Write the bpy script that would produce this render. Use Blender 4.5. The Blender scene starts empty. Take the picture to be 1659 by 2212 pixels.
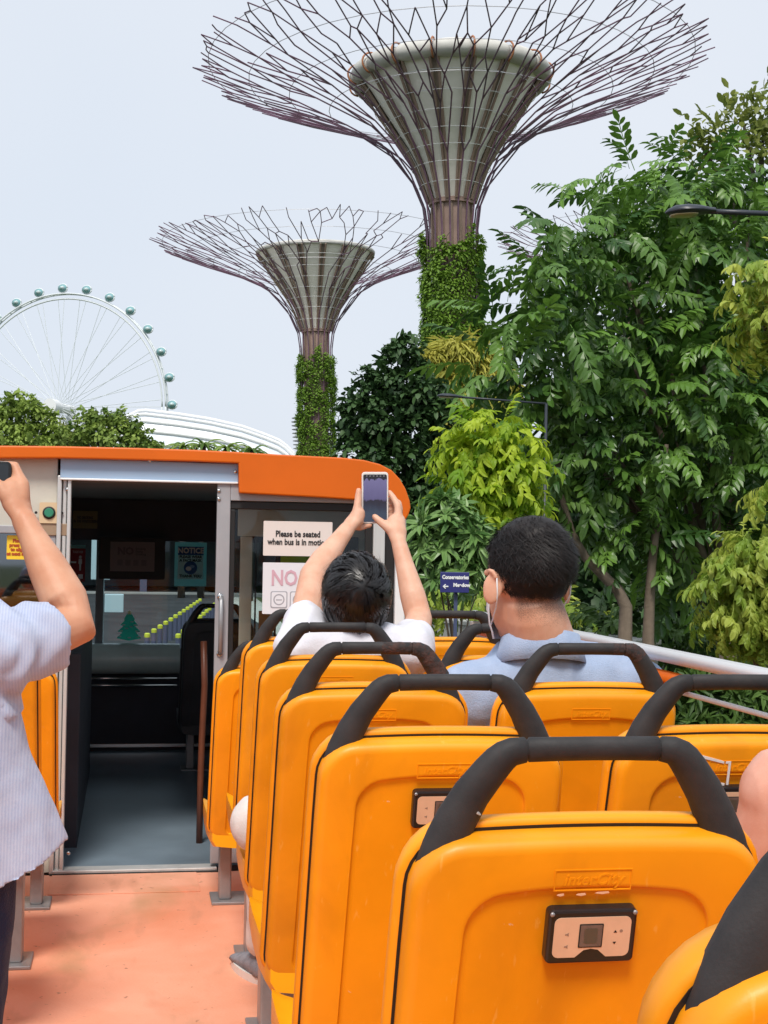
import bpy, bmesh, math, random
import numpy as np
from mathutils import Vector, Matrix, Quaternion, noise
random.seed(7); np.random.seed(7)
R = math.radians
scene = bpy.context.scene
# ------------------------------------------------------------------ camera
EYE = Vector((0.0, 0.0, 1.36))
YAW, PITCH, ROLL, FPX = 0.1764, 0.0236, 0.017, 1425.0
CAMROT = Matrix.Rotation(-YAW, 3, 'Z') @ Matrix.Rotation(math.pi/2 + PITCH, 3, 'X') @ Matrix.Rotation(ROLL, 3, 'Z')
cd = bpy.data.cameras.new('camera')
cam = bpy.data.objects.new('camera', cd); scene.collection.objects.link(cam)
cam.matrix_world = Matrix.Translation(EYE) @ CAMROT.to_4x4()
cd.sensor_fit = 'VERTICAL'; cd.sensor_height = 36.0; cd.lens = FPX/1024*36.0
cd.clip_start = 0.05; cd.clip_end = 6000
scene.camera = cam
# ------------------------------------------------------------------ sky, sun, exposure
SUN_EL, SUN_AZ = R(54), R(198)          # azimuth measured clockwise from +Y (the bus's heading)
world = bpy.data.worlds.new('World'); scene.world = world; world.use_nodes = True
wn = world.node_tree.nodes; wl = world.node_tree.links; wn.clear()
sky = wn.new('ShaderNodeTexSky'); sky.sky_type = 'NISHITA'; sky.sun_disc = False
sky.sun_elevation = SUN_EL; sky.sun_rotation = SUN_AZ; sky.air_density = 1.0; sky.dust_density = 4.0; sky.ozone_density = 1.0
tcw = wn.new('ShaderNodeTexCoord'); nz = wn.new('ShaderNodeTexNoise'); nz.inputs['Scale'].default_value = 1.3; nz.inputs['Detail'].default_value = 3
wl.new(tcw.outputs['Generated'], nz.inputs['Vector'])
cr = wn.new('ShaderNodeValToRGB')
cr.color_ramp.elements[0].position = 0.30; cr.color_ramp.elements[0].color = (5.85, 6.62, 7.65, 1)
cr.color_ramp.elements[1].position = 0.72; cr.color_ramp.elements[1].color = (6.95, 7.35, 8.0, 1)
wl.new(nz.outputs['Fac'], cr.inputs['Fac'])
mixw = wn.new('ShaderNodeMix'); mixw.data_type = 'RGBA'; mixw.inputs['Factor'].default_value = 0.93
wl.new(sky.outputs['Color'], mixw.inputs['A']); wl.new(cr.outputs['Color'], mixw.inputs['B'])
bg = wn.new('ShaderNodeBackground'); bg.inputs['Strength'].default_value = 0.085
wo = wn.new('ShaderNodeOutputWorld')
wl.new(mixw.outputs['Result'], bg.inputs['Color']); wl.new(bg.outputs['Background'], wo.inputs['Surface'])
sd = bpy.data.lights.new('sun', 'SUN'); sd.energy = 2.3; sd.angle = R(16); sd.color = (1.0, 0.95, 0.87)
sun = bpy.data.objects.new('sun', sd); scene.collection.objects.link(sun)
sdir = Vector((math.sin(SUN_AZ)*math.cos(SUN_EL), math.cos(SUN_AZ)*math.cos(SUN_EL), math.sin(SUN_EL)))
sun.rotation_euler = sdir.to_track_quat('Z', 'Y').to_euler(); sun.location = (0, 0, 60)
vs = scene.view_settings; vs.view_transform = 'Standard'; vs.look = 'None'; vs.exposure = 0.50; vs.gamma = 1.0
vs.use_curve_mapping = False
scene.cycles.use_denoising = True
scene.cycles.max_bounces = 8; scene.cycles.diffuse_bounces = 4; scene.cycles.glossy_bounces = 3
scene.cycles.transparent_max_bounces = 10; scene.cycles.transmission_bounces = 4
scene.cycles.caustics_reflective = False; scene.cycles.caustics_refractive = False

# ------------------------------------------------------------------ measuring helpers (1659 x 2212 reading of the photo)
K = 768.0/1659.0
def ray(u, v):
    return CAMROT @ Vector(((u*K-384)/FPX, -(v*K-512)/FPX, -1.0))
def at(u, v, Y=None, Z=None, X=None, D=None):
    d = ray(u, v)
    if Y is not None: t = (Y-EYE.y)/d.y
    elif Z is not None: t = (Z-EYE.z)/d.z
    elif X is not None: t = (X-EYE.x)/d.x
    else: t = D
    return EYE + d*t
GROUND = -2.5
# ------------------------------------------------------------------ materials
def mat(name, col, rough=0.5, metal=0.0, var=0.0, vscale=6.0, bump=0.0, bscale=40.0, spec=0.5, col2=None, det=4.0, coat=0.0, emit=None, aniso=None):
    m = bpy.data.materials.new(name); m.use_nodes = True
    n = m.node_tree.nodes; l = m.node_tree.links
    b = n['Principled BSDF']
    b.inputs['Base Color'].default_value = (*col, 1); b.inputs['Roughness'].default_value = rough
    b.inputs['Metallic'].default_value = metal; b.inputs['Specular IOR Level'].default_value = spec
    b.inputs['Coat Weight'].default_value = coat
    if emit: b.inputs['Emission Color'].default_value = (*emit[0], 1); b.inputs['Emission Strength'].default_value = emit[1]
    if var or bump or col2:
        tc = n.new('ShaderNodeTexCoord')
    if var or col2:
        nt = n.new('ShaderNodeTexNoise'); nt.inputs['Scale'].default_value = vscale; nt.inputs['Detail'].default_value = det
        nt.inputs['Roughness'].default_value = 0.6
        src = tc.outputs['Object']
        if aniso:
            mp = n.new('ShaderNodeMapping'); mp.inputs['Scale'].default_value = aniso; l.new(src, mp.inputs['Vector']); src = mp.outputs['Vector']
        l.new(src, nt.inputs['Vector'])
        rp = n.new('ShaderNodeValToRGB')
        c2 = col2 if col2 else tuple(c*(1-var) for c in col)
        c1 = col if col2 else tuple(min(1, c*(1+var*0.5)) for c in col)
        rp.color_ramp.elements[0].position = 0.35; rp.color_ramp.elements[0].color = (*c2, 1)
        rp.color_ramp.elements[1].position = 0.65; rp.color_ramp.elements[1].color = (*c1, 1)
        l.new(nt.outputs['Fac'], rp.inputs['Fac']); l.new(rp.outputs['Color'], b.inputs['Base Color'])
        mr = n.new('ShaderNodeMapRange'); mr.inputs['To Min'].default_value = max(0.02, rough-0.08); mr.inputs['To Max'].default_value = min(1, rough+0.1)
        l.new(nt.outputs['Fac'], mr.inputs['Value']); l.new(mr.outputs['Result'], b.inputs['Roughness'])
    if bump:
        nb = n.new('ShaderNodeTexNoise'); nb.inputs['Scale'].default_value = bscale; nb.inputs['Detail'].default_value = 4
        l.new(tc.outputs['Object'], nb.inputs['Vector'])
        bp = n.new('ShaderNodeBump'); bp.inputs['Strength'].default_value = bump; bp.inputs['Distance'].default_value = 0.01
        l.new(nb.outputs['Fac'], bp.inputs['Height']); l.new(bp.outputs['Normal'], b.inputs['Normal'])
    return m
def glassmat(name, tint, refl=0.06, haze=0.0):
    m = bpy.data.materials.new(name); m.use_nodes = True
    n = m.node_tree.nodes; l = m.node_tree.links; n.clear()
    t = n.new('ShaderNodeBsdfTransparent'); t.inputs['Color'].default_value = (*tint, 1)
    g = n.new('ShaderNodeBsdfGlossy'); g.inputs['Roughness'].default_value = 0.03; g.inputs['Color'].default_value = (0.9, 0.95, 1, 1)
    lw = n.new('ShaderNodeFresnel'); lw.inputs['IOR'].default_value = 1.5
    ad = n.new('ShaderNodeMath'); ad.operation = 'ADD'; ad.inputs[1].default_value = refl; l.new(lw.outputs['Fac'], ad.inputs[0])
    mx = n.new('ShaderNodeMixShader'); l.new(ad.outputs[0], mx.inputs['Fac']); l.new(t.outputs[0], mx.inputs[1]); l.new(g.outputs[0], mx.inputs[2])
    o = n.new('ShaderNodeOutputMaterial'); l.new(mx.outputs[0], o.inputs['Surface'])
    return m
def leafmat(name, c1, c2, trans=0.35, rough=0.45, spec=0.4):
    """leaf colour runs between c1 and c2 leaf by leaf (attribute 'tint' or the object's own random number)"""
    m = bpy.data.materials.new(name); m.use_nodes = True
    n = m.node_tree.nodes; l = m.node_tree.links
    b = n['Principled BSDF']; b.inputs['Roughness'].default_value = rough; b.inputs['Specular IOR Level'].default_value = spec
    a = n.new('ShaderNodeAttribute'); a.attribute_name = 'tint'
    oi = n.new('ShaderNodeObjectInfo')
    ad = n.new('ShaderNodeMath'); ad.operation = 'ADD'; l.new(a.outputs['Fac'], ad.inputs[0])
    ml = n.new('ShaderNodeMath'); ml.operation = 'MULTIPLY'; ml.inputs[1].default_value = 0.75; l.new(oi.outputs['Random'], ml.inputs[0])
    l.new(ml.outputs[0], ad.inputs[1])
    mx = n.new('ShaderNodeMix'); mx.data_type = 'RGBA'; mx.inputs['A'].default_value = (*c1, 1); mx.inputs['B'].default_value = (*c2, 1)
    l.new(ad.outputs[0], mx.inputs['Factor']); l.new(mx.outputs['Result'], b.inputs['Base Color'])
    tr = n.new('ShaderNodeBsdfTranslucent'); l.new(mx.outputs['Result'], tr.inputs['Color'])
    ms = n.new('ShaderNodeMixShader'); ms.inputs['Fac'].default_value = trans
    l.new(b.outputs[0], ms.inputs[1]); l.new(tr.outputs[0], ms.inputs[2])
    l.new(ms.outputs[0], n['Material Output'].inputs['Surface'])
    return m
# ------------------------------------------------------------------ mesh helpers
COL = scene.collection
def link(name, me, m, parent=None, smooth=True):
    o = bpy.data.objects.new(name, me); COL.objects.link(o)
    if m is not None and not me.materials: me.materials.append(m)
    if parent is not None: o.parent = parent
    if smooth and len(me.polygons): me.polygons.foreach_set('use_smooth', [True]*len(me.polygons))
    return o
def thing(name, label, cat, loc=(0, 0, 0), rotz=0, group=None):
    o = bpy.data.objects.new(name, None); COL.objects.link(o); o.location = loc; o.rotation_euler = (0, 0, rotz)
    o['label'] = label; o['category'] = cat; o.empty_display_size = 0.1
    if group: o['group'] = group
    return o
def tag(o, label, cat, group=None):
    o['label'] = label; o['category'] = cat
    if group: o['group'] = group
    return o
def kind(o, k): o['kind'] = k; return o
def dup(root, loc, rot=None, label=None):
    r = root.copy(); COL.objects.link(r); r.location = loc
    if rot is not None: r.rotation_euler = rot
    if label: r['label'] = label
    for ch in list(root.children):
        c = ch.copy(); COL.objects.link(c); c.parent = r
        for g in ch.children:
            d = g.copy(); COL.objects.link(d); d.parent = c
    return r
class G:
    def __init__(s): s.v = []; s.f = []
    def add(s, vs, fs):
        o = len(s.v); s.v += [tuple(p) for p in vs]; s.f += [tuple(i+o for i in f) for f in fs]; return s
    def box(s, a, b):
        x0, y0, z0 = a; x1, y1, z1 = b
        return s.add([(x0,y0,z0),(x1,y0,z0),(x1,y1,z0),(x0,y1,z0),(x0,y0,z1),(x1,y0,z1),(x1,y1,z1),(x0,y1,z1)],
                     [(0,3,2,1),(4,5,6,7),(0,1,5,4),(1,2,6,5),(2,3,7,6),(3,0,4,7)])
    def loft(s, rings, cap=True, closed=True):
        n = len(rings[0]); vs = [p for r in rings for p in r]; fs = []
        for i in range(len(rings)-1):
            for j in range(n if closed else n-1):
                k = (j+1) % n
                fs.append((i*n+j, i*n+k, (i+1)*n+k, (i+1)*n+j))
        if cap: fs.append(tuple(reversed(range(n)))); fs.append(tuple((len(rings)-1)*n+j for j in range(n)))
        return s.add(vs, fs)
    def tube(s, path, rad, n=8, ratio=1.0, ref=None, round_ends=False):
        P = [Vector(p) for p in path]; m = len(P)
        rr = [rad]*m if not isinstance(rad, (list, tuple)) else list(rad)
        if round_ends:
            a = (P[0]-P[1]).normalized(); b = (P[-1]-P[-2]).normalized()
            pre = [(P[0]+a*rr[0]*math.sin(t), rr[0]*math.cos(t)) for t in (1.45, 1.1, 0.6)]
            post = [(P[-1]+b*rr[-1]*math.sin(t), rr[-1]*math.cos(t)) for t in (0.6, 1.1, 1.45)]
            P = [p for p, _ in pre]+P+[p for p, _ in post]; rr = [r for _, r in pre]+rr+[r for _, r in post]; m = len(P)
        rings = []; nrm = None
        for i in range(m):
            t = (P[min(i+1, m-1)]-P[max(i-1, 0)])
            if t.length < 1e-9: t = Vector((0, 0, 1))
            t.normalize()
            if ref is not None: a = Vector(ref)
            elif nrm is None: a = Vector((0, 0, 1)) if abs(t.z) < 0.9 else Vector((0, 1, 0))
            else: a = nrm
            a = (a - t*a.dot(t))
            if a.length < 1e-6: a = t.orthogonal()
            a.normalize(); nrm = a; b = t.cross(a)
            rings.append([P[i] + a*(rr[i]*ratio*math.cos(2*math.pi*k/n)) + b*(rr[i]*math.sin(2*math.pi*k/n)) for k in range(n)])
        return s.loft(rings)
    def lathe(s, prof, n=24, c=(0, 0, 0), cap=True):
        return s.loft([[(c[0]+r*math.cos(2*math.pi*k/n), c[1]+r*math.sin(2*math.pi*k/n), c[2]+z) for k in range(n)] for r, z in prof], cap)
    def ell(s, c, r, rot=None, n=20, m=14):
        c = Vector(c); rings = []
        for i in range(m+1):
            a = math.pi*(i/m) ; a = min(max(a, 0.04), math.pi-0.04)
            ring = []
            for k in range(n):
                p = Vector((r[0]*math.sin(a)*math.cos(2*math.pi*k/n), r[1]*math.sin(a)*math.sin(2*math.pi*k/n), -r[2]*math.cos(a)))
                if rot is not None: p = rot @ p
                ring.append(c+p)
            rings.append(ring)
        return s.loft(rings)
    def prism(s, poly, fn, d0, d1):
        """poly: 2-D outline, fn(a,b,d) -> point"""
        n = len(poly)
        return s.add([fn(a, b, d0) for a, b in poly]+[fn(a, b, d1) for a, b in poly],
                     [tuple(range(n)), tuple(reversed(range(n, 2*n)))]+[(i, i+n, (i+1) % n+n, (i+1) % n) for i in range(n)])
    def mesh(s, name):
        me = bpy.data.meshes.new(name); me.from_pydata(s.v, [], s.f); me.update()
        bm = bmesh.new(); bm.from_mesh(me); bmesh.ops.recalc_face_normals(bm, faces=bm.faces); bm.to_mesh(me); bm.free()
        return me
    def obj(s, name, m, parent=None, smooth=False, bevel=0.0, auto=None):
        o = link(name, s.mesh(name), m, parent, smooth)
        if bevel:
            b = o.modifiers.new('bevel', 'BEVEL'); b.width = bevel; b.segments = 2; b.limit_method = 'ANGLE'; b.angle_limit = R(40)
        if auto:
            o.data.polygons.foreach_set('use_smooth', [True]*len(o.data.polygons))
            o.data.set_sharp_from_angle(angle=R(auto))
        return o
def bx(name, a, b, m, parent=None, bevel=0.003):
    lo = [min(p, q) for p, q in zip(a, b)]; hi = [max(p, q) for p, q in zip(a, b)]
    return G().box(lo, hi).obj(name, m, parent, bevel=bevel)
def rrect(w, h, r, n=6, cx=0.0, cy=0.0):
    pts = []
    for (sx, sy, a0) in ((1, 1, 0), (-1, 1, 90), (-1, -1, 180), (1, -1, 270)):
        for k in range(n+1):
            a = R(a0+90*k/n); pts.append((cx+sx*(w/2-r)+r*math.cos(a), cy+sy*(h/2-r)+r*math.sin(a)))
    return pts
WORK = bpy.data.scenes.new('workbench')
def baked(o):
    """mesh of a helper object with its modifiers applied, evaluated in a scene of its own"""
    WORK.collection.objects.link(o); vl = WORK.view_layers[0]; vl.update()
    me = bpy.data.meshes.new_from_object(o.evaluated_get(vl.depsgraph)); bpy.data.objects.remove(o)
    return me
def text(name, body, size, m, parent, loc, rot=None, align='CENTER', extr=0.0006, shear=0.0, bold=0.0, sx=1.0):
    c = bpy.data.curves.new(name, 'FONT'); c.body = body; c.size = size; c.align_x = align; c.align_y = 'CENTER'
    c.extrude = extr; c.shear = shear; c.offset = bold; c.resolution_u = 2; c.space_line = 0.95
    me = baked(bpy.data.objects.new('tmp', c))
    q = link(name, me, m, parent, smooth=False)
    me.materials.clear(); me.materials.append(m)
    q.location = loc; q.rotation_euler = rot if rot is not None else (math.pi/2, 0, 0); q.scale = (sx, 1, 1)
    return q
# ------------------------------------------------------------------ shared materials
def seatmat(name):
    """moulded polypropylene: weathered orange with pale scuffs"""
    m = mat(name, (0.92, 0.335, 0.004), 0.42, var=0.07, vscale=5.0, bump=0.02, bscale=500, spec=0.45)
    n = m.node_tree.nodes; l = m.node_tree.links; b = n['Principled BSDF']
    src = b.inputs['Base Color'].links[0].from_socket
    tc = n.new('ShaderNodeTexCoord')
    no = n.new('ShaderNodeTexNoise'); no.inputs['Scale'].default_value = 60; no.inputs['Detail'].default_value = 3; no.inputs['Distortion'].default_value = 1.0
    l.new(tc.outputs['Object'], no.inputs['Vector'])
    rp = n.new('ShaderNodeValToRGB'); rp.color_ramp.elements[0].position = 0.765; rp.color_ramp.elements[1].position = 0.79
    rp.color_ramp.elements[0].color = (0, 0, 0, 1); rp.color_ramp.elements[1].color = (0.8, 0.8, 0.8, 1)
    l.new(no.outputs['Fac'], rp.inputs['Fac'])
    mx = n.new('ShaderNodeMix'); mx.data_type = 'RGBA'; mx.inputs['B'].default_value = (0.85, 0.62, 0.40, 1)
    l.new(src, mx.inputs['A']); l.new(rp.outputs['Color'], mx.inputs['Factor']); l.new(mx.outputs['Result'], b.inputs['Base Color'])
    # grime smudges and fine vertical scratches
    def layer(src_, sc, lo, hi, col, amt, scale, dist):
        mp = n.new('ShaderNodeMapping'); mp.inputs['Scale'].default_value = sc; l.new(tc.outputs['Object'], mp.inputs['Vector'])
        q = n.new('ShaderNodeTexNoise'); q.inputs['Scale'].default_value = scale; q.inputs['Detail'].default_value = 5; q.inputs['Distortion'].default_value = dist
        l.new(mp.outputs['Vector'], q.inputs['Vector'])
        oi_ = n.new('ShaderNodeObjectInfo'); ad = n.new('ShaderNodeVectorMath'); ad.operation = 'ADD'; l.new(mp.outputs['Vector'], ad.inputs[0]); l.new(oi_.outputs['Location'], ad.inputs[1]); l.new(ad.outputs['Vector'], q.inputs['Vector'])
        r_ = n.new('ShaderNodeValToRGB'); r_.color_ramp.elements[0].position = lo; r_.color_ramp.elements[1].position = hi
        r_.color_ramp.elements[0].color = (0, 0, 0, 1); r_.color_ramp.elements[1].color = (amt, amt, amt, 1); l.new(q.outputs['Fac'], r_.inputs['Fac'])
        x_ = n.new('ShaderNodeMix'); x_.data_type = 'RGBA'; x_.inputs['B'].default_value = (*col, 1); l.new(src_, x_.inputs['A']); l.new(r_.outputs['Color'], x_.inputs['Factor']); return x_.outputs['Result']
    s1 = layer(mx.outputs['Result'], (1, 1, 0.7), 0.50, 0.78, (0.42, 0.13, 0.006), 0.38, 7, 0.6)
    s2 = layer(s1, (9, 9, 0.8), 0.66, 0.72, (0.95, 0.52, 0.12), 0.30, 11, 0.3)
    oi = n.new('ShaderNodeObjectInfo')
    hs = n.new('ShaderNodeHueSaturation'); mr = n.new('ShaderNodeMapRange'); mr.inputs['To Min'].default_value = 0.90; mr.inputs['To Max'].default_value = 1.05
    l.new(oi.outputs['Random'], mr.inputs['Value']); l.new(mr.outputs['Result'], hs.inputs['Value'])
    l.new(s2, hs.inputs['Color']); l.new(hs.outputs['Color'], b.inputs['Base Color'])
    return m
M_SEAT = seatmat('orange_plastic')
M_PAN = mat('yellow_orange_plastic', (0.95, 0.43, 0.008), 0.35, var=0.06, vscale=7, spec=0.45)
M_FOAM = mat('black_foam_grip', (0.020, 0.019, 0.020), 0.62, vscale=30, bump=0.07, bscale=420, spec=0.4, col2=(0.032, 0.029, 0.029))
M_GASKET = mat('black_gasket', (0.008, 0.007, 0.007), 0.6)
M_STEEL = mat('grey_steel', (0.33, 0.33, 0.34), 0.42, metal=0.55, var=0.15, vscale=9)
M_DARKFAB = mat('dark_grey_plastic', (0.050, 0.053, 0.062), 0.5, var=0.2)
M_BLACK = mat('black_plastic', (0.012, 0.012, 0.013), 0.32, spec=0.5)
M_BEIGE = mat('beige_plate', (0.72, 0.47, 0.31), 0.42, var=0.06, vscale=30)
M_SCREENOFF = mat('dead_screen', (0.16, 0.115, 0.10), 0.2, var=0.2, vscale=30)
M_WHITE = mat('white_paint', (0.78, 0.79, 0.80), 0.35, var=0.06, vscale=5)
M_INK = mat('black_ink', (0.012, 0.012, 0.014), 0.5)
M_ORBODY = mat('burnt_orange_paint', (0.66, 0.125, 0.004), 0.42, var=0.06, vscale=3, spec=0.3)
M_CREAM = mat('cream_panel', (0.56, 0.54, 0.47), 0.5, var=0.10, vscale=4, bump=0.05, bscale=60)
M_ALU = mat('brushed_aluminium', (0.62, 0.62, 0.61), 0.4, metal=0.35, var=0.08, vscale=20, aniso=(1, 1, 0.05))
M_GREY = mat('grey_door_paint', (0.34, 0.34, 0.36), 0.4, var=0.08, vscale=6)
M_LINTEL = mat('pale_blue_panel', (0.33, 0.46, 0.63), 0.55, metal=0.0, var=0.05, vscale=2)
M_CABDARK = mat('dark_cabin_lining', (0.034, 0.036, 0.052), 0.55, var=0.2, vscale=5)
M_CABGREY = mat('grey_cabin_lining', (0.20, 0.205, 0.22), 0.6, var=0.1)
M_GLASS = glassmat('clear_pane', (0.86, 0.89, 0.88), -0.02)
M_TINT = glassmat('tinted_windscreen', (0.82, 0.90, 0.92), -0.02)
M_CHROME = mat('chrome_trim', (0.62, 0.62, 0.62), 0.18, metal=1.0)

# ------------------------------------------------------------------ ground outside, later covered by trees
def gridmesh(name, xs, ys, hf):
    g = G(); nx, ny = len(xs), len(ys)
    vs = [(x, y, hf(x, y)) for y in ys for x in xs]
    fs = [(j*nx+i, j*nx+i+1, (j+1)*nx+i+1, (j+1)*nx+i) for j in range(ny-1) for i in range(nx-1)]
    return g.add(vs, fs).mesh(name)
def bank(x, y):
    """planted bank to the right of the road"""
    t = min(max((x-2.8-0.06*y)/7.0, 0), 1); t = t*t*(3-2*t)
    fade = min(max((160-y)/60, 0), 1)
    return GROUND + 2.3*t*fade + (0.25*noise.noise(Vector((x*0.15, y*0.15, 0))) if x > 3 else 0)*t
M_GRASS = mat('grass_ground', (0.055, 0.085, 0.018), 0.9, var=0.4, vscale=0.8, bump=0.6, bscale=14, det=8)
M_ASPH = mat('asphalt', (0.055, 0.056, 0.058), 0.95, var=0.25, vscale=0.6, bump=0.3, bscale=60, det=8, spec=0.04)
M_PAVE = mat('pale_paving', (0.30, 0.29, 0.27), 0.8, var=0.15, vscale=1.5)
xs = [-3000, -800, -200, -60, -20, -8, -4] + [2.5+0.8*i for i in range(22)] + [24, 40, 80, 200, 800, 3000]
ys = [-200, -50, -20] + [-10+2.5*i for i in range(40)] + [110, 140, 180, 300, 700, 1500, 4000]
kind(link('ground', gridmesh('ground', xs, ys, bank), M_GRASS), 'structure')
kind(bx('road', (-6.5, -60, GROUND-0.2), (2.3, 120, GROUND+0.004), M_ASPH, bevel=0), 'structure')
kind(bx('pavement', (-30, -60, GROUND-0.2), (-6.5, 120, GROUND+0.13), M_PAVE, bevel=0), 'structure')
kind(bx('driveway', (-45, 13, GROUND-0.2), (6, 118, GROUND+0.16), M_ASPH, bevel=0), 'structure')
kind(bx('kerb', (2.3, -60, GROUND-0.2), (2.5, 120, GROUND+0.13), M_PAVE, bevel=0.02), 'structure')

# ------------------------------------------------------------------ the bus
YW, YF = 6.0, 9.4
bus = thing('tour_bus', 'open-top sightseeing bus deck with salmon floor and orange-roofed front cabin', 'bus', (0, 0, 0))
def floormat():
    m = mat('salmon_deck', (0.86, 0.42, 0.28), 0.6, col2=(0.80, 0.35, 0.215), vscale=2.2, det=8, bump=0.12, bscale=90)
    n = m.node_tree.nodes; l = m.node_tree.links; b = n['Principled BSDF']
    src = b.inputs['Base Color'].links[0].from_socket; tc = n.new('ShaderNodeTexCoord')
    def layer(src, scale, lo, hi, col, amt, sc=(1, 1, 1), dist=0.4):
        mp = n.new('ShaderNodeMapping'); mp.inputs['Scale'].default_value = sc; l.new(tc.outputs['Object'], mp.inputs['Vector'])
        no = n.new('ShaderNodeTexNoise'); no.inputs['Scale'].default_value = scale; no.inputs['Detail'].default_value = 7; no.inputs['Distortion'].default_value = dist
        l.new(mp.outputs['Vector'], no.inputs['Vector'])
        rp = n.new('ShaderNodeValToRGB'); rp.color_ramp.elements[0].position = lo; rp.color_ramp.elements[1].position = hi
        rp.color_ramp.elements[0].color = (0, 0, 0, 1); rp.color_ramp.elements[1].color = (amt, amt, amt, 1)
        l.new(no.outputs['Fac'], rp.inputs['Fac'])
        mx = n.new('ShaderNodeMix'); mx.data_type = 'RGBA'; mx.inputs['B'].default_value = (*col, 1)
        l.new(src, mx.inputs['A']); l.new(rp.outputs['Color'], mx.inputs['Factor']); return mx.outputs['Result']
    s = layer(src, 1.5, 0.52, 0.72, (0.70, 0.23, 0.11), 0.7)
    s = layer(s, 3.2, 0.56, 0.75, (0.42, 0.26, 0.13), 0.70, (1, 0.45, 1), 0.3)
    s = layer(s, 30, 0.66, 0.73, (0.20, 0.10, 0.06), 0.7)
    s = layer(s, 9, 0.58, 0.72, (0.52, 0.24, 0.14), 0.45, (1, 0.3, 1), 0.2)
    l.new(s, b.inputs['Base Color'])
    return m
M_DECK = floormat()
bx('deck_floor', (-1.19, -1.6, -0.06), (1.19, YW-0.04, 0.0), M_DECK, bus, bevel=0)
M_CABFLOOR = mat('blue_grey_vinyl', (0.17, 0.22, 0.27), 0.36, var=0.22, vscale=2.0, bump=0.05, bscale=200, det=8)
bx('cabin_floor', (-1.17, YW+0.04, -0.06), (1.17, YF, 0.006), M_CABFLOOR, bus, bevel=0)
def W(u, v, y=YW): p = at(u, v, Y=y); return p.x, p.z
xl = W(133, 1500)[0]; xr = W(459, 1500)[0]           # door opening
zl = W(300, 1042)[1]                                 # lintel underside
BODY = at(872, 1300, Y=YW).x                         # right corner of the cabin
bx('threshold_plate', (-0.28, 5.62, 0.0005), (0.30, 5.94, 0.004), M_DECK, bus, 0.001)
bx('door_sill', (xl-0.02, YW-0.04, -0.05), (xr+0.03, YW+0.04, 0.016), M_ALU, bus)
bx('sill_gap', (xl-0.03, YW-0.055, -0.03), (xr+0.06, YW-0.041, 0.006), M_GASKET, bus)
# left side of the bulkhead
zwt = W(60, 1142)[1]
bx('cream_panel', (-1.19, YW, zwt), (xl-0.035, YW+0.05, 1.72), M_CREAM, bus)
bx('lower_panel', (-1.19, YW, 0), (xl-0.035, YW+0.05, 0.62), M_CREAM, bus)
bx('window_frame', (-1.19, YW-0.006, zwt-0.02), (xl-0.036, YW+0.02, zwt+0.012), M_GREY, bus)
bx('window_frame', (xl-0.075, YW-0.006, 0.62), (xl-0.036, YW+0.03, zwt-0.021), M_GREY, bus)
p = bx('window_pane', (-1.19, YW+0.02, 0.62), (xl-0.076, YW+0.026, zwt-0.021), glassmat('dark_pane', (0.30, 0.29, 0.29), 0.16), bus, 0)
for i, (a, b, d) in enumerate(((-0.034, -0.016, 0.03), (-0.013, 0.004, 0.012), (0.007, 0.022, 0.03))):
    bx('door_jamb', (xl+a, YW-d, -0.0), (xl+b, YW+0.03, zl+0.02), M_ALU, bus, 0.004)
# lintel and its screws
x0, zA = W(131, 1032); x1, zB = W(513, 1046); zT = W(300, 992)[1]
G().prism([(x0, zA), (x1, zB), (x1, W(513, 1003)[1]), (x0, W(131, 990)[1])], lambda a, b, d: (a, d, b), YW-0.035, YW+0.02).obj('lintel_panel', M_LINTEL, bus, bevel=0.003)
bx('lintel_trim', (x0, YW-0.042, zA-0.010), (x1, YW-0.01, zA-0.001), M_WHITE, bus)
def screw(u, v, y, r=0.008):
    x, z = W(u, v, y)
    o = G().lathe([(r, 0), (r, 0.003), (r*0.6, 0.0055)], 10).obj('screw', M_CHROME, bus, True)
    o.location = (x, y, z); o.rotation_euler = (math.pi/2, 0, 0)
screw(324, 995, YW-0.036); screw(508, 1019, YW-0.036); screw(473, 1060, YW-0.031); screw(473, 1078, YW-0.031)
screw(145, 1057, YW-0.02); screw(148, 1843, YW-0.02)
# orange roof edge (arched, round end) and roof skin running forward
top = [(-120, 962), (0, 963), (130, 964), (300, 968), (420, 972), (500, 976), (600, 982), (680, 986), (740, 989), (785, 994), (820, 1003), (845, 1016), (862, 1034), (875, 1056), (884, 1082), (886, 1098), (881, 1113), (874, 1124)]
low = [(867, 1121), (866, 1106), (860, 1086), (700, 1075), (516, 1065), (515, 1001), (420, 997), (300, 994), (131, 990), (0, 990), (-120, 990)]
fascia = [W(u, v, YW-0.06) for u, v in top+low]
G().prism(fascia, lambda a, b, d: (a, d, b), YW-0.075, YW+0.03).obj('roof_fascia', M_ORBODY, bus, bevel=0.006)
skin = [W(u, v, YW-0.06) for u, v in top]
rings = []
for y, dz in ((YW+0.03, -0.004), (YW+0.9, -0.004), (YF-0.4, -0.03), (YF+0.05, -0.12)):
    rings.append([(a, y, b+dz) for a, b in skin] + [(a-0.02, y, b+dz-0.03) for a, b in reversed(skin)])
G().loft(rings).obj('roof_skin', M_ORBODY, bus, auto=40)
bx('cabin_ceiling', (-1.15, YW+0.05, zl+0.02), (BODY-0.08, YF, zl+0.05), M_CABGREY, bus)
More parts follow.
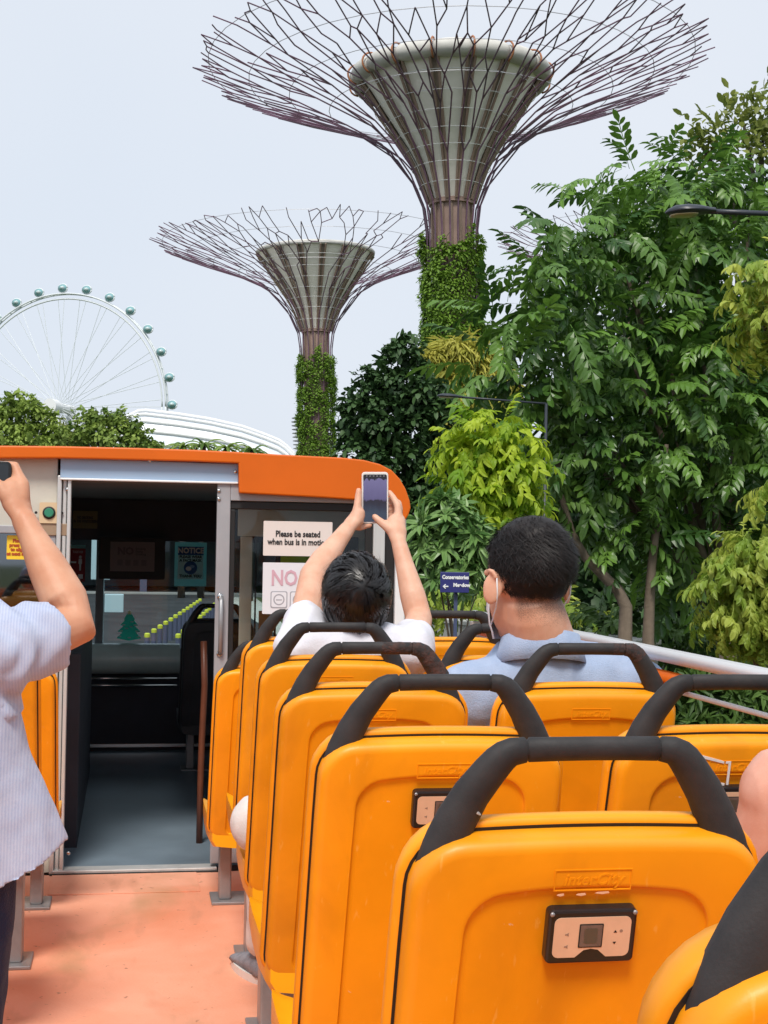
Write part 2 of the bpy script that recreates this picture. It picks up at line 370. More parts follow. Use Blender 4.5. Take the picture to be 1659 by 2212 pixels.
# sliding door leaf and bulkhead on the right
zr = W(600, 1066)[1]; zd = W(600, 1084)[1]
xd0 = W(462, 1400)[0]; xd1 = W(491, 1400)[0]; xd2 = W(800, 1300)[0]
leaf = thing('tmp', 'x', 'x'); bpy.data.objects.remove(leaf)
dl = G().box((xd0, YW-0.03, 0.03), (xd1, YW, zl+0.012)).obj('door_leaf', M_GREY, bus, bevel=0.004)
G().box((xd1, YW-0.03, zd), (xd2+0.02, YW, zl+0.012)).obj('door_rail', M_GREY, bus, bevel=0.003)
G().box((xd1, YW-0.03, 0.03), (xd2+0.02, YW, 0.55)).obj('door_lower_panel', M_GREY, bus, bevel=0.003)
for a, b in (((xd1, YW-0.02, zd-0.035), (xd2, YW-0.004, zd-0.001)), ((xd1, YW-0.02, 0.551), (xd1+0.022, YW-0.004, zd-0.036)), ((xd2-0.03, YW-0.02, 0.551), (xd2, YW-0.004, zd-0.036)), ((xd1+0.023, YW-0.02, 0.551), (xd2-0.031, YW-0.004, 0.58))):
    bx('door_gasket', a, b, M_GASKET, bus, 0.004)
bx('door_window', (xd1+0.022, YW-0.013, 0.58), (xd2-0.03, YW-0.009, zd-0.036), M_GLASS, bus, 0)
hx, hz = W(475, 1350)
h = G().tube([(hx, YW-0.03, hz-0.12), (hx, YW-0.055, hz-0.10), (hx, YW-0.06, hz), (hx, YW-0.055, hz+0.10), (hx, YW-0.03, hz+0.12)], 0.010, 10).obj('door_handle', M_STEEL, bus, True)
for s in (-1, 1): screw(475+s*0.5, 1350-s*62, YW-0.033, 0.013)
# seen through the door window: cream valance and post, timber lower part, lime flyer
yv = YW+0.32
def iv(name, u0, v0, u1, v1, m, y=yv, th=0.03):
    p_, q_ = at(u0, v1, Y=y), at(u1, v0, Y=y); return bx(name, (p_.x, y, p_.z), (q_.x, y+th, q_.z), m, bus)
M_CREAM2 = mat('cream_lining', (0.62, 0.60, 0.50), 0.5, var=0.12, vscale=3)
iv('inner_valance', 514, 1092, 800, 1158, M_CREAM2); iv('inner_post', 514, 1159, 546, 1480, M_CREAM2, yv-0.002)
iv('inner_post_edge', 547, 1159, 556, 1480, M_GASKET); iv('inner_frame', 590, 1159, 600, 1480, M_GASKET)
iv('lime_flyer', 606, 1202, 775, 1222, mat('lime_card', (0.42, 0.55, 0.02), 0.5), yv-0.05, 0.004)
iv('timber_panel', 557, 1320, 589, 1480, mat('varnished_timber', (0.30, 0.15, 0.06), 0.35, var=0.3, vscale=8, aniso=(1, 1, 0.1)))
iv('inner_frame', 740, 1159, 775, 1480, M_CABDARK)
# right corner pillars
def pillar(u0, u1, v0, m, y0=YW-0.02, y1=YW+0.1):
    a = W(u0, 1250)[0]; b = W(u1, 1250)[0]
    bx('corner_pillar', (a, y0, 0), (b, y1, W(u0, v0)[1]), m, bus, 0.006)
pillar(803, 829, 1078, M_ALU); pillar(829.5, 850.5, 1078, M_GASKET, YW-0.01); pillar(851, 873, 1080, M_WHITE, YW-0.03)
# cabin sides: cream cove, posts, panes
for sx, xo in ((1, BODY), (-1, -1.19)):
    bx('side_panel', (xo-sx*0.05, YW+0.1, -0.06), (xo, YF, 0.60), M_CREAM, bus)
    bx('side_cove', (xo-sx*0.07, YW+0.1, 1.33), (xo, YF, zl+0.02), M_CREAM, bus)
    for y in (YW+0.45, YW+1.5, YW+2.5, YF-0.05):
        bx('side_post', (xo-sx*0.05, y-0.035, 0.60), (xo-sx*0.002, y+0.035, 1.33), M_CABGREY, bus)
    bx('side_window', (xo-sx*0.02, YW+0.1, 0.60), (xo-sx*0.014, YF, 1.33), M_GLASS, bus, 0)
# cabin front
zs = at(280, 1400, Y=YF).z
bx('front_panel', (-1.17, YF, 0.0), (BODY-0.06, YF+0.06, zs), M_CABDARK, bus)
bx('front_trim', (-0.9, YF-0.03, 0.03), (BODY-0.1, YF-0.002, 0.055), M_CHROME, bus)
zb = at(280, 1462, Y=YF).z
for dz in (0.0, 0.045):
    G().tube([(-0.62, YF-0.10, zb-dz), (0.32, YF-0.10, zb-dz)], 0.010, 10).obj('grab_bar', M_CHROME, bus, True)
xa = at(172, 1420, Y=YF-0.1).x; xb = at(388, 1420, Y=YF-0.1).x; zc_ = at(280, 1423, Y=YF-0.1).z
G().tube([(xa, YF-0.09, zc_), (xb, YF-0.09, zc_)], 0.098, 28, round_ends=False).obj('blind_roller', mat('teal_grey_vinyl', (0.60, 0.72, 0.70), 0.22, var=0.15, vscale=3), bus, auto=40)
bx('windscreen', (-1.17, YF+0.03, zs), (BODY-0.06, YF+0.036, zl+0.02), M_TINT, bus, 0)
bx('windscreen_pillar', (at(213, 1300, Y=YF).x-0.02, YF, zs), (at(213, 1300, Y=YF).x+0.03, YF+0.06, zl), M_CABGREY, bus)
bx('windscreen_pillar', (BODY-0.14, YF, zs), (BODY-0.05, YF+0.06, zl), M_CABGREY, bus)
zh = at(300, 1168, Y=YF-0.25).z
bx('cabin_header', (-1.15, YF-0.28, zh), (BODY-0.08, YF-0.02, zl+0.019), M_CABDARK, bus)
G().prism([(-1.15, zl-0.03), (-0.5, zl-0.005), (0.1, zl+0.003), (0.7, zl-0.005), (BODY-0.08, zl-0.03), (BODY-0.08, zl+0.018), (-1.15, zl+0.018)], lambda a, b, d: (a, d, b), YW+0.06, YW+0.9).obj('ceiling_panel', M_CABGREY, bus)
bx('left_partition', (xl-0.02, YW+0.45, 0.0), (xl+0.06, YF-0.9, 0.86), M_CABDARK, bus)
G().tube([at(440, 1385, Y=6.5), at(442, 1480, Y=6.5), at(436, 1600, Y=6.5), at(433, 1690, Y=6.5), (at(433, 1690, Y=6.5).x, 6.5, 0.0)], 0.015, 10).obj('brown_stanchion', mat('brown_vinyl', (0.16, 0.05, 0.025), 0.4, var=0.2), bus, True)
# open deck: parapet, rails, posts (right side in view, left side alike)
for sx in (1, -1):
    X = 1.205*sx
    bx('parapet_panel', (X-0.02, -1.6, -0.06), (X+0.02, YW-0.06, 0.80), M_ORBODY, bus, 0.004)
    G().tube([(X, -1.6, 1.122), (X, 4.9, 1.122)], 0.022, 12, ratio=0.75, ref=(0, 0, 1)).obj('hand_rail', mat('white_rail', (0.80, 0.80, 0.82), 0.3), bus, True)
    G().tube([(X-0.005*sx, 2.95, 1.072), (X-0.005*sx, 4.9, 1.072)], 0.017, 10).obj('lower_rail', M_ORBODY, bus, True)
    G().tube([(X+0.01*sx, -1.6, 1.045), (X+0.01*sx, 4.9, 1.045)], 0.006, 8).obj('wire_rail', M_WHITE, bus, True)
    for y in (-1.5, 0.3, 2.0, 4.88):
        bx('rail_post', (X-0.018, y-0.018, 0.80), (X+0.018, y+0.018, 1.10), M_ALU, bus)
bx('rear_panel', (-1.19, -1.7, -0.06), (1.19, -1.6, 0.9), M_ORBODY, bus)
bx('bus_side', (1.17, -1.7, GROUND+0.35), (1.225, YF+0.06, -0.065), M_ORBODY, bus, 0.01)
bx('bus_side', (-1.225, -1.7, GROUND+0.35), (-1.17, YF+0.06, -0.065), M_ORBODY, bus, 0.01)
bx('bus_front', (-1.165, YF, GROUND+0.35), (BODY, YF+0.07, -0.065), M_ORBODY, bus, 0.01)
for y in (0.2, 7.6):
    for sx in (1, -1):
        w = G().tube([(sx*0.92, y, GROUND+0.48), (sx*1.18, y, GROUND+0.48)], 0.476, 28).obj('wheel', M_GASKET, bus, auto=40)

# ------------------------------------------------------------------ notices (each its own thing)
def board(name, label, cat, u0, v0, u1, v1, y, m, th=0.004, rad=0.004):
    a = at(u0, v1, Y=y); b = at(u1, v0, Y=y)
    o = thing(name, label, cat, ((a.x+b.x)/2, y, (a.z+b.z)/2))
    w, h = b.x-a.x, b.z-a.z
    G().prism(rrect(w, h, rad, 3), lambda p, q, d: (p, d, q), -th, 0).obj('plate', m, o)
    return o, w, h
def rect(name, o, x0, z0, x1, z1, y, m): return bx(name, (x0, y-0.0012, z0), (x1, y, z1), m, o, 0)
o, w, h = board('passenger_notice', 'pinkish notice reading Please be seated when bus is in motion', 'sign', 568, 1128, 718, 1200, YW-0.016, mat('pale_pink_card', (0.74, 0.66, 0.62), 0.5))
text('lettering', 'Please be seated\nwhen bus is in motion', h*0.245, M_INK, o, (0, -0.0052, 0.002), bold=0.0010, sx=0.80)
M_SIGNW = mat('white_card', (0.74, 0.74, 0.78), 0.45, var=0.03)
M_PINK = mat('faded_red_ink', (0.62, 0.37, 0.44), 0.5); M_FADE = mat('faded_grey_ink', (0.36, 0.36, 0.40), 0.5)
o, w, h = board('prohibition_notice', 'white notice with faded NO and prohibition pictograms behind the raised arm', 'sign', 566, 1217, 722, 1326, YW-0.016, M_SIGNW)
text('lettering', 'NO', h*0.42, M_PINK, o, (-w*0.20, -0.0052, h*0.19), bold=0.002, sx=0.78)
text('small_lettering', 'Smoking\nEating', h*0.13, M_FADE, o, (w*0.04, -0.0052, h*0.19), align='LEFT', bold=0.0006)
for i in range(3):
    cx = -w*0.27+i*w*0.27
    fr = G().prism(rrect(h*0.33, h*0.33, 0.008, 3, cx, -h*0.22), lambda p, q, d: (p, d, q), -0.0050, -0.0041).obj('pictogram', M_FADE, o)
    G().prism(rrect(h*0.29, h*0.29, 0.007, 3, cx, -h*0.22), lambda p, q, d: (p, d, q), -0.0056, -0.0051).obj('pictogram_ground', M_SIGNW, fr)
    ring = [(cx+h*0.11*math.cos(t*math.pi/9), -h*0.22+h*0.11*math.sin(t*math.pi/9)) for t in range(18)]
    ri = [(cx+(a-cx)*0.78, -h*0.22+(b+h*0.22)*0.78) for a, b in ring]
    g = G(); nn = 18
    g.add([(a, -0.0060, b) for a, b in ring]+[(a, -0.0060, b) for a, b in ri], [(k, (k+1) % nn, nn+(k+1) % nn, nn+k) for k in range(nn)])
    g.box((cx-h*0.06, -0.0062, -h*0.235), (cx+h*0.06, -0.0058, -h*0.215)); g.obj('pictogram_ring', M_FADE, fr)
M_YEL = mat('yellow_sticker', (0.85, 0.58, 0.03), 0.5, var=0.03); M_REDINK = mat('red_brown_ink', (0.42, 0.07, 0.01), 0.5)
o, w, h = board('alighting_sticker', 'yellow sticker about pressing the bell to alight, beside the raised forearm', 'sign', 14, 1157, 66, 1208, YW+0.018, M_YEL, 0.001)
text('lettering', 'Please\npress Bell\nto alight\nat next stop', h*0.19, M_REDINK, o, (0, -0.0022, 0), bold=0.0012)
o, w, h = board('bell_button', 'square beige bell button plate with green push button', 'button', 85, 1086, 128, 1130, YW-0.002, mat('tan_plate', (0.66, 0.49, 0.30), 0.45), 0.018, 0.006)
for r_, d_, m_, nm in ((0.026, 0.022, M_GASKET, 'bezel'), (0.019, 0.028, mat('green_button', (0.03, 0.22, 0.13), 0.3), 'push_button')):
    q = G().lathe([(r_, 0), (r_, d_), (r_*0.85, d_+0.003)], 20).obj(nm, m_, o, auto=40); q.rotation_euler = (math.pi/2, 0, 0); q.location = (0, 0, 0)
for s in (-1, 1):
    q = G().lathe([(0.006, 0.017), (0.006, 0.0195)], 10).obj('plate_screw', M_GASKET, o); q.rotation_euler = (math.pi/2, 0, 0); q.location = (s*0.052, 0, 0)
bx('bracket', (-0.05, -0.012, -h/2-0.05), (0.08, 0, -h/2), mat('brown_bracket', (0.33, 0.23, 0.15), 0.5), o)
# inside the cabin
yT = YF-0.45
o, w, h = board('cabin_monitor', 'black monitor housing hung from the cabin header with a brown no-smoking card', 'monitor', 213, 1163, 357, 1250, yT, M_GASKET, 0.06, 0.012)
rect('card', o, -w*0.33, -h*0.31, w*0.34, h*0.40, -0.0605, mat('brown_card', (0.17, 0.125, 0.125), 0.5))
text('lettering', 'NO', h*0.24, mat('dim_ink', (0.10, 0.06, 0.07), 0.5), o, (-w*0.10, -0.063, h*0.17), bold=0.003)
text('small_lettering', 'Smoking\nEating\nDrinking', h*0.07, M_INK, o, (w*0.05, -0.063, h*0.17), align='LEFT')
for i in range(4): rect('pictogram', o, -w*0.22+i*w*0.12, -h*0.17, -w*0.14+i*w*0.12, -h*0.03, -0.0622, mat('dim_pictogram', (0.12, 0.085, 0.09), 0.5))
def papermat(name, col, tr=0.55):
    """thin printed film that lets daylight through from behind"""
    m = mat(name, col, 0.5); n = m.node_tree.nodes; l = m.node_tree.links
    t_ = n.new('ShaderNodeBsdfTranslucent'); t_.inputs['Color'].default_value = (*col, 1); x_ = n.new('ShaderNodeMixShader'); x_.inputs['Fac'].default_value = tr
    l.new(n['Principled BSDF'].outputs[0], x_.inputs[1]); l.new(t_.outputs[0], x_.inputs[2]); l.new(x_.outputs[0], n['Material Output'].inputs['Surface'])
    return m
M_CYAN = papermat('pale_teal_film', (0.42, 0.80, 0.80)); M_BLUE = papermat('notice_blue', (0.02, 0.12, 0.38), 0.3); M_PAPER = papermat('white_film', (0.80, 0.88, 0.88), 0.6)
o, w, h = board('mask_notice', 'pale teal NOTICE poster with blue mask symbol on the windscreen', 'sign', 376, 1172, 447, 1266, YF+0.024, M_CYAN, 0.001)
rect('panel', o, -w*0.40, -h*0.34, w*0.40, h*0.40, -0.0022, M_PAPER)
rect('header', o, -w*0.40, h*0.21, w*0.40, h*0.40, -0.0045, M_BLUE)
text('lettering', 'NOTICE', h*0.17, M_SIGNW, o, (0, -0.0065, h*0.305), bold=0.002, sx=0.95)
text('small_lettering', 'PLEASE WEAR\nA FACE MASK', h*0.085, M_INK, o, (0, -0.0055, h*0.125), bold=0.001, sx=0.95)
text('thanks_lettering', 'THANK YOU', h*0.085, M_INK, o, (0, -0.0055, -h*0.27), bold=0.001)
q = G().lathe([(w*0.21, 0), (w*0.21, 0.0012)], 24).obj('mask_symbol', M_BLUE, o); q.rotation_euler = (math.pi/2, 0, 0); q.location = (0, -0.0045, -h*0.08)
G().ell((-w*0.06, -0.0058, -h*0.10), (w*0.09, 0.0006, h*0.05), n=12, m=8).obj('mask_shape', M_SIGNW, o)
G().ell((w*0.05, -0.0058, -h*0.05), (w*0.08, 0.0005, h*0.035), n=12, m=8).obj('face_shape', mat('light_blue_ink', (0.2, 0.35, 0.6), 0.5), o)
o, w, h = board('distance_notice', 'dark red poster with a white standing figure left of the monitor', 'sign', 140, 1177, 185, 1256, YF+0.024, papermat('dark_red_film', (0.35, 0.06, 0.07)), 0.001)
rect('top_band', o, -w*0.5, h*0.40, w*0.5, h*0.5, -0.0032, M_CYAN)
text('lettering', 'TOGETHER', h*0.09, M_SIGNW, o, (w*0.12, -0.005, h*0.30), sx=0.6)
G().ell((w*0.25, -0.004, h*0.17), (w*0.07, 0.001, h*0.045), n=12, m=8).obj('figure_head', M_SIGNW, o)
G().prism([(w*.17, h*.12), (w*.33, h*.12), (w*.34, -h*.02), (w*.30, -h*.02), (w*.29, -h*.2), (w*.21, -h*.2), (w*.20, -h*.02), (w*.16, -h*.02)], lambda a, b, d: (a, d, b), -0.0045, -0.003).obj('figure_body', M_SIGNW, o)
rect('arrow', o, -w*0.25, h*0.0, w*0.05, h*0.05, -0.0032, M_SIGNW)
rect('square_mark', o, w*0.15, -h*0.42, w*0.4, -h*0.30, -0.0032, M_SIGNW)
o, w, h = board('driver_notice', 'small olive no-smoking board high on the dark cabin header', 'sign', 157, 1104, 211, 1141, YF-0.30, mat('olive_card', (0.16, 0.14, 0.06), 0.5), 0.003)
text('lettering', 'NO SMOKING\n IN THE WINDSCREEN', h*0.22, M_INK, o, (0, -0.005, 0), bold=0.001, sx=0.62)
# christmas tree sticker on the windscreen
c = at(279, 1355, Y=YF+0.02)
o = thing('tree_sticker', 'teal Christmas tree sticker with star on the windscreen', 'sticker', c)
s = 26.5*K*9.2/FPX
pts = []
for k, (w0, w1, z0) in enumerate(((1.0, 0.55, -1.0), (0.92, 0.45, -0.45), (0.72, 0.34, 0.05), (0.48, 0.2, 0.5))):
    pts += [(w0*s, (z0)*s+0.1*s), (w1*s, (z0+0.5)*s+0.08*s)]
pts += [(0, 1.15*s)]
prof = [(0.0, -1.1*s)] + pts + [(-a, b) for a, b in reversed(pts[:-1])]
G().prism(prof, lambda a, b, d: (a, d, b), -0.002, 0).obj('tree_shape', papermat('teal_film', (0.05, 0.78, 0.64), 0.4), o)
star = [((0.24 if k % 2 == 0 else 0.10)*s*math.sin(k*math.pi/5), 1.2*s+(0.24 if k % 2 == 0 else 0.10)*s*math.cos(k*math.pi/5)) for k in range(10)]
G().prism(star, lambda a, b, d: (a, d, b), -0.004, -0.002).obj('star', papermat('cream_film', (0.85, 0.78, 0.50)), o)
for i, (a, b) in enumerate(((-.75, -.75), (.78, -.78), (0.02, -.85), (-.62, -.3), (.62, -.32), (-.45, .2), (.48, .18), (-.2, -.1), (.15, .05), (.22, .45))):
    G().ell((a*s, -0.003, b*s), (0.15*s, 0.0012, 0.06*s), n=8, m=6).obj('snow_patch', M_PAPER, o)

# ------------------------------------------------------------------ seats
S_B = Vector((0, 0.17, 0.41)); S_L = math.hypot(0.17, 0.64)
S_UP = Vector((0, -0.17, 0.64))/S_L; S_N = Vector((0, -S_UP.z, S_UP.y))     # S_N points to the rear
def bp_(x, s, d): p = S_B + S_UP*s + S_N*d; return (x, p.y, p.z)
def outline(inset, L=S_L, hw0=0.207, hw1=0.199, r=0.058, rb=0.05, topx=0.0, n=7, m=8):
    pts = []
    def hw(s): return hw0+(hw1-hw0)*s/L-inset
    t0, t1 = inset, L-inset; r = max(0.012, r-inset); rb = max(0.012, rb-inset)
    def bulge(x): e = min(1, max(0, (0.150-abs(x))/0.022)); return topx*e*e*(3-2*e) + 0.007*(1-(x/0.2)**2)
    cx = hw(t1)-r
    for k in range(n+1): a = math.pi/2*k/n; pts.append((cx+r*math.cos(a), t1-r+r*math.sin(a)))
    for k in range(1, m*2): pts.append((cx-2*cx*k/(m*2), t1))
    for k in range(n+1): a = math.pi/2+math.pi/2*k/n; pts.append((-cx+r*math.cos(a), t1-r+r*math.sin(a)))
    for k in range(1, m): s = t1-r-(t1-r-t0-rb)*k/m; pts.append((-hw(s), s))
    cb = hw(t0)-rb
    for k in range(n+1): a = math.pi+math.pi/2*k/n; pts.append((-cb+rb*math.cos(a), t0+rb+rb*math.sin(a)))
    for k in range(1, m): pts.append((-cb+2*cb*k/m, t0))
    for k in range(n+1): a = 1.5*math.pi+math.pi/2*k/n; pts.append((cb+rb*math.cos(a), t0+rb+rb*math.sin(a)))
    for k in range(1, m): s = t0+rb+(t1-r-t0-rb)*k/m; pts.append((hw(s), s))
    return [(x, s+bulge(x) if s > L*0.8 else s) for x, s in pts]
def ring(o, d): return [bp_(x, s, d) for x, s in o]
def handle_path():
    half = [(-0.174, S_L-0.060, 0.0240), (-0.169, S_L-0.044, 0.0255), (-0.160, S_L-0.014, 0.0248), (-0.147, S_L+0.016, 0.0230), (-0.132, S_L+0.044, 0.0210), (-0.114, S_L+0.070, 0.0192),
            (-0.105, S_L+0.0815, 0.0182), (-0.0985, S_L+0.0875, 0.0172), (-0.0900, S_L+0.0920, 0.0158), (-0.0765, S_L+0.0938, 0.0142), (-0.0750, S_L+0.0938, 0.0108), (-0.0740, S_L+0.0938, 0.0108), (-0.0725, S_L+0.0940, 0.0138), (-0.04, S_L+0.0945, 0.0134), (0, S_L+0.0948, 0.0133)]
    full = half + [(-x, s, r) for x, s, r in reversed(half[:-1])]
    return [bp_(x, s, -0.010+0.0125*min(1, max(0, (S_L+0.030-s)/0.075))) for x, s, r in full], [r for x, s, r in full]
def make_seat(mats, low=False):
    ms, mp, mh = mats
    root = thing('bus_seat', 'x', 'seat')
    g = G()
    g.loft([ring(outline(0.10), -0.030), ring(outline(0.03, topx=-0.014), -0.046), ring(outline(0.008, topx=-0.011), -0.044), ring(outline(-0.005, topx=-0.006), -0.034), ring(outline(-0.0105, topx=-0.001), -0.020), ring(outline(-0.0105, topx=0.0), -0.009), ring(outline(-0.0085, topx=0.0), -0.0045), ring(outline(-0.0035, topx=0.0), -0.003)])
    g.obj('front_shell', ms, root, auto=50)
    G().loft([ring(outline(-0.0030), -0.0045), ring(outline(-0.0030), -0.0022), ring(outline(0.010), -0.0020)]).obj('shell_gasket', M_GASKET, root)
    rec = outline(0, L=0.575, hw0=0.150, hw1=0.139, r=0.040, rb=0.03)
    rec = [(x, s+0.022+(0.010*(1-(x/0.139)**2) if s > 0.5 else 0)) for x, s in rec]
    def sh(o, k): return [(x*(1-k/0.14), 0.31+(s-0.31)*(1-k/0.28)) for x, s in o]
    g = G()
    g.loft([ring(outline(0.0008), -0.004), ring(outline(0.0004), 0.004), ring(outline(0.0012), 0.0175), ring(outline(0.0030), 0.0225), ring(outline(0.0060), 0.0262), ring(outline(0.0105), 0.0285), ring(outline(0.0160), 0.0296), ring(sh(rec, -0.004), 0.0302), ring(sh(rec, -0.0006), 0.0302), ring(sh(rec, 0.0006), 0.0292), ring(sh(rec, 0.0016), 0.0262), ring(sh(rec, 0.0034), 0.0250), ring(sh(rec, 0.010), 0.0247)])
    rs = g.obj('rear_shell', ms, root, auto=38)
    # embossed maker's plate
    zc, hh, ww = S_L-0.040, 0.0125, 0.0435
    g = G()
    for a, b, c_, d_ in ((-ww, -hh, ww, -hh+0.0012), (-ww, hh-0.0012, ww, hh), (-ww, -hh+0.0012, -ww+0.0012, hh-0.0012), (ww-0.0012, -hh+0.0012, ww, hh-0.0012)):
        g.prism([(a, zc+b), (c_, zc+b), (c_, zc+d_), (a, zc+d_)], lambda p, q, d: bp_(p, q, d), 0.0290, 0.0309)
    g.obj('embossed_frame', ms, rs)
    t = text('embossed_lettering', 'interCity', 0.0185, ms, rs, bp_(0, zc, 0.0300), align='CENTER', extr=0.0007, shear=0.3, bold=0.0004)
    t.rotation_euler = (math.pi/2-math.atan2(0.17, 0.64)*-1, 0, 0)
    P, rr = handle_path()
    hd = G().tube(P, rr, 16, ratio=0.78, ref=S_N).obj('grab_handle', mh, root, True)
    # seat pan
    rings = []
    for y, zb_, zt, hw in ((0.135, 0.375, 0.455, 0.196), (0.16, 0.37, 0.475, 0.205), (0.26, 0.375, 0.484, 0.212), (0.40, 0.392, 0.490, 0.214), (0.52, 0.41, 0.492, 0.212), (0.575, 0.425, 0.486, 0.206), (0.60, 0.44, 0.472, 0.195)):
        top_ = [(hw*x, y, zt-0.030*(1-abs(x)**5)) for x in (1, 0.97, 0.9, 0.75, 0.5, 0.0, -0.5, -0.75, -0.9, -0.97, -1)]
        bot = [(hw*x, y, zb_+0.012*abs(x)**4+(0.02 if abs(x) > 0.95 else 0)) for x in (-1, -0.93, -0.6, 0, 0.6, 0.93, 1)]
        rings.append(top_+bot)
    G().loft(rings).obj('seat_pan', mp, root, auto=50)
    z0 = 0.15 if low else 0.0
    ped = G(); ped.box((-0.05, 0.25, z0+0.012), (0.0, 0.33, 0.392)).box((-0.16, 0.20, 0.345), (0.16, 0.235, 0.372))
    bx('pedestal', (-0.16, 0.24, z0+0.012), (-0.115, 0.33, 0.39), M_STEEL, root, 0.006)
    bx('pedestal', (0.115, 0.24, z0+0.012), (0.16, 0.33, 0.39), M_STEEL, root, 0.006)
    bx('foot_plate', (-0.19, 0.20, z0), (0.19, 0.37, z0+0.012), M_STEEL, root, 0.003)
    bx('cross_bar', (-0.19, 0.34, 0.36), (0.19, 0.375, 0.388), M_STEEL, root, 0.004)
    return root
def audio_unit(seat):
    zc = 0.95-0.0; s0 = (zc-0.41)/S_UP.z
    o = G().prism(rrect(0.100, 0.0635, 0.006, 4, 0.002, s0), lambda p, q, d: bp_(p, q, d), 0.020, 0.0385).obj('audio_unit', M_BLACK, seat, bevel=0.003)
    w, h, r = 0.0865, 0.0475, 0.007
    pts = rrect(w, h, r, 4)
    out = []
    for (x, y) in pts: out.append((x, y))
    # notch along the bottom edge: insert between the lower-left and lower-right corner
    lo = [(-0.0175, -h/2), (-0.013, -h/2+0.004), (-0.008, -h/2+0.0085), (0.0, -h/2+0.0100), (0.008, -h/2+0.0085), (0.013, -h/2+0.004), (0.0175, -h/2)]
    out = out[:15]+lo+out[15:]
    G().prism([(x+0.002, y+s0) for x, y in out], lambda p, q, d: bp_(p, q, d), 0.0380, 0.0392).obj('face_plate', M_BEIGE, o)
    G().prism([(x+0.0005, y+s0+0.002) for x, y in rrect(0.027, 0.028, 0.001, 2)], lambda p, q, d: bp_(p, q, d), 0.0392, 0.0397).obj('display_bezel', M_GASKET, o)
    G().prism([(x+0.0005, y+s0+0.002) for x, y in rrect(0.0245, 0.0255, 0.001, 2)], lambda p, q, d: bp_(p, q, d), 0.0397, 0.0400).obj('display', M_SCREENOFF, o)
    G().prism([(x+0.0002, y+s0+0.002) for x, y in rrect(0.015, 0.018, 0.002, 2)], lambda p, q, d: bp_(p, q, d), 0.0400, 0.0402).obj('display_stain', mat('display_stain', (0.09, 0.075, 0.055), 0.4), o)
    for (x, y, k) in ((0.026, 0.006, 1), (0.026, -0.0075, -1)):
        G().prism([(x+0.002-0.002, y+s0-0.0012*k), (x+0.002+0.002, y+s0-0.0012*k), (x+0.002, y+s0+0.0018*k)], lambda p, q, d: bp_(p, q, d), 0.0392, 0.0395).obj('arrow_key', M_INK, o)
    for y in (0.004, -0.0105):
        G().prism([(-0.0285, y+s0-0.0008), (-0.0268, y+s0-0.0008), (-0.0245, y+s0-0.0022), (-0.0245, y+s0+0.0022), (-0.0268, y+s0+0.0008), (-0.0285, y+s0+0.0008)], lambda p, q, d: bp_(p, q, d), 0.0392, 0.0395).obj('speaker_icon', mat('grey_print', (0.30, 0.20, 0.15), 0.5), o)
    rr_ = [(0.0345+0.0019*math.cos(k*math.pi/6), s0+0.0065+0.0019*math.sin(k*math.pi/6)) for k in range(12)]
    G().prism(rr_, lambda p, q, d: bp_(p, q, d), 0.0392, 0.0394).obj('jack_mark', mat('grey_print2', (0.30, 0.20, 0.15), 0.5), o)
    for sx in (-1, 1):
        q = G().lathe([(0.0028, 0), (0.0024, 0.0012)], 10).obj('screw', M_STEEL, o, True); q.location = bp_(0.002+sx*0.0465, s0+0.028, 0.0386); q.rotation_euler = (math.pi/2, 0, 0)
    return o
ORANGE = (M_SEAT, M_PAN, M_FOAM)
ROWY = [0.76, 1.50, 2.24, 2.98, 3.72, 4.46]
XI, XO = 0.50, 0.99
proto = make_seat(ORANGE)
GRP = 'orange seats on the open deck'
proto['group'] = GRP; proto['category'] = 'seat'
seats = {}
def place(x, y, key, label, src=None, z=0):
    if key == 'first': s = proto; s.location = (x, y, z)
    else: s = dup(src or proto, (x, y, z))
    s['label'] = label; s['group'] = GRP; s['category'] = 'seat'; seats[key] = s; return s
place(XI, ROWY[1], 'first', 'large orange seat in front with beige audio unit and silver scrape on its handle')
place(XI+0.005, ROWY[0], 'Z', 'orange seat cut off by the bottom right corner with huge black handle', z=0.08)
place(XI, ROWY[2], 'B', 'orange seat just behind the foremost handle, audio unit half hidden, second along the aisle')
place(XI+0.018, ROWY[3], 'C', 'orange aisle seat with peeling brown handle foam, third from the front corner')
place(XI+0.042, ROWY[4], 'D', 'orange aisle seat holding the white-shirted person with raised phone')
place(XI+0.062, ROWY[5], 'E', 'orange aisle seat in front of the person with raised phone')
bx('rear_platform', (0.24, -1.59, 0.001), (1.18, 1.30, 0.08), M_DECK, bus)
place(XO, ROWY[1], 'Ar', 'orange window seat of the bare-shouldered passenger at the right edge')
place(XO, ROWY[2], 'Br', 'orange window seat with white taped corner behind the blue-shirted passenger')
place(XO, ROWY[3], 'Cr', 'orange window seat holding the blue-shirted masked passenger')
place(XO+0.015, ROWY[4], 'Dr', 'orange window seat left of the masked face, next to the raised elbow')
place(XO+0.03, ROWY[5], 'Er', 'orange window seat farthest toward the greenery with only its top showing')
low = make_seat(ORANGE, True)
seats['F'] = low; low.location = (XI+0.022, 5.2, -0.15); low['label'] = 'low orange aisle seat right beside the door frame'; low['group'] = GRP
place(-XI+0.03, ROWY[5], 'El', 'orange seat left of the aisle nearest the striped shirt')
place(-XI, ROWY[4], 'Dl', 'orange seat left of the aisle almost hidden by the standing person')
s = dup(low, (-XI+0.05, 5.2, -0.15)); s['label'] = 'low orange seat left of the aisle against the cabin wall'; s['group'] = GRP
audio_unit(seats['first']); audio_unit(seats['B']); audio_unit(seats['Br'])
M_DARKS = (M_DARKFAB, M_DARKFAB, M_BLACK)
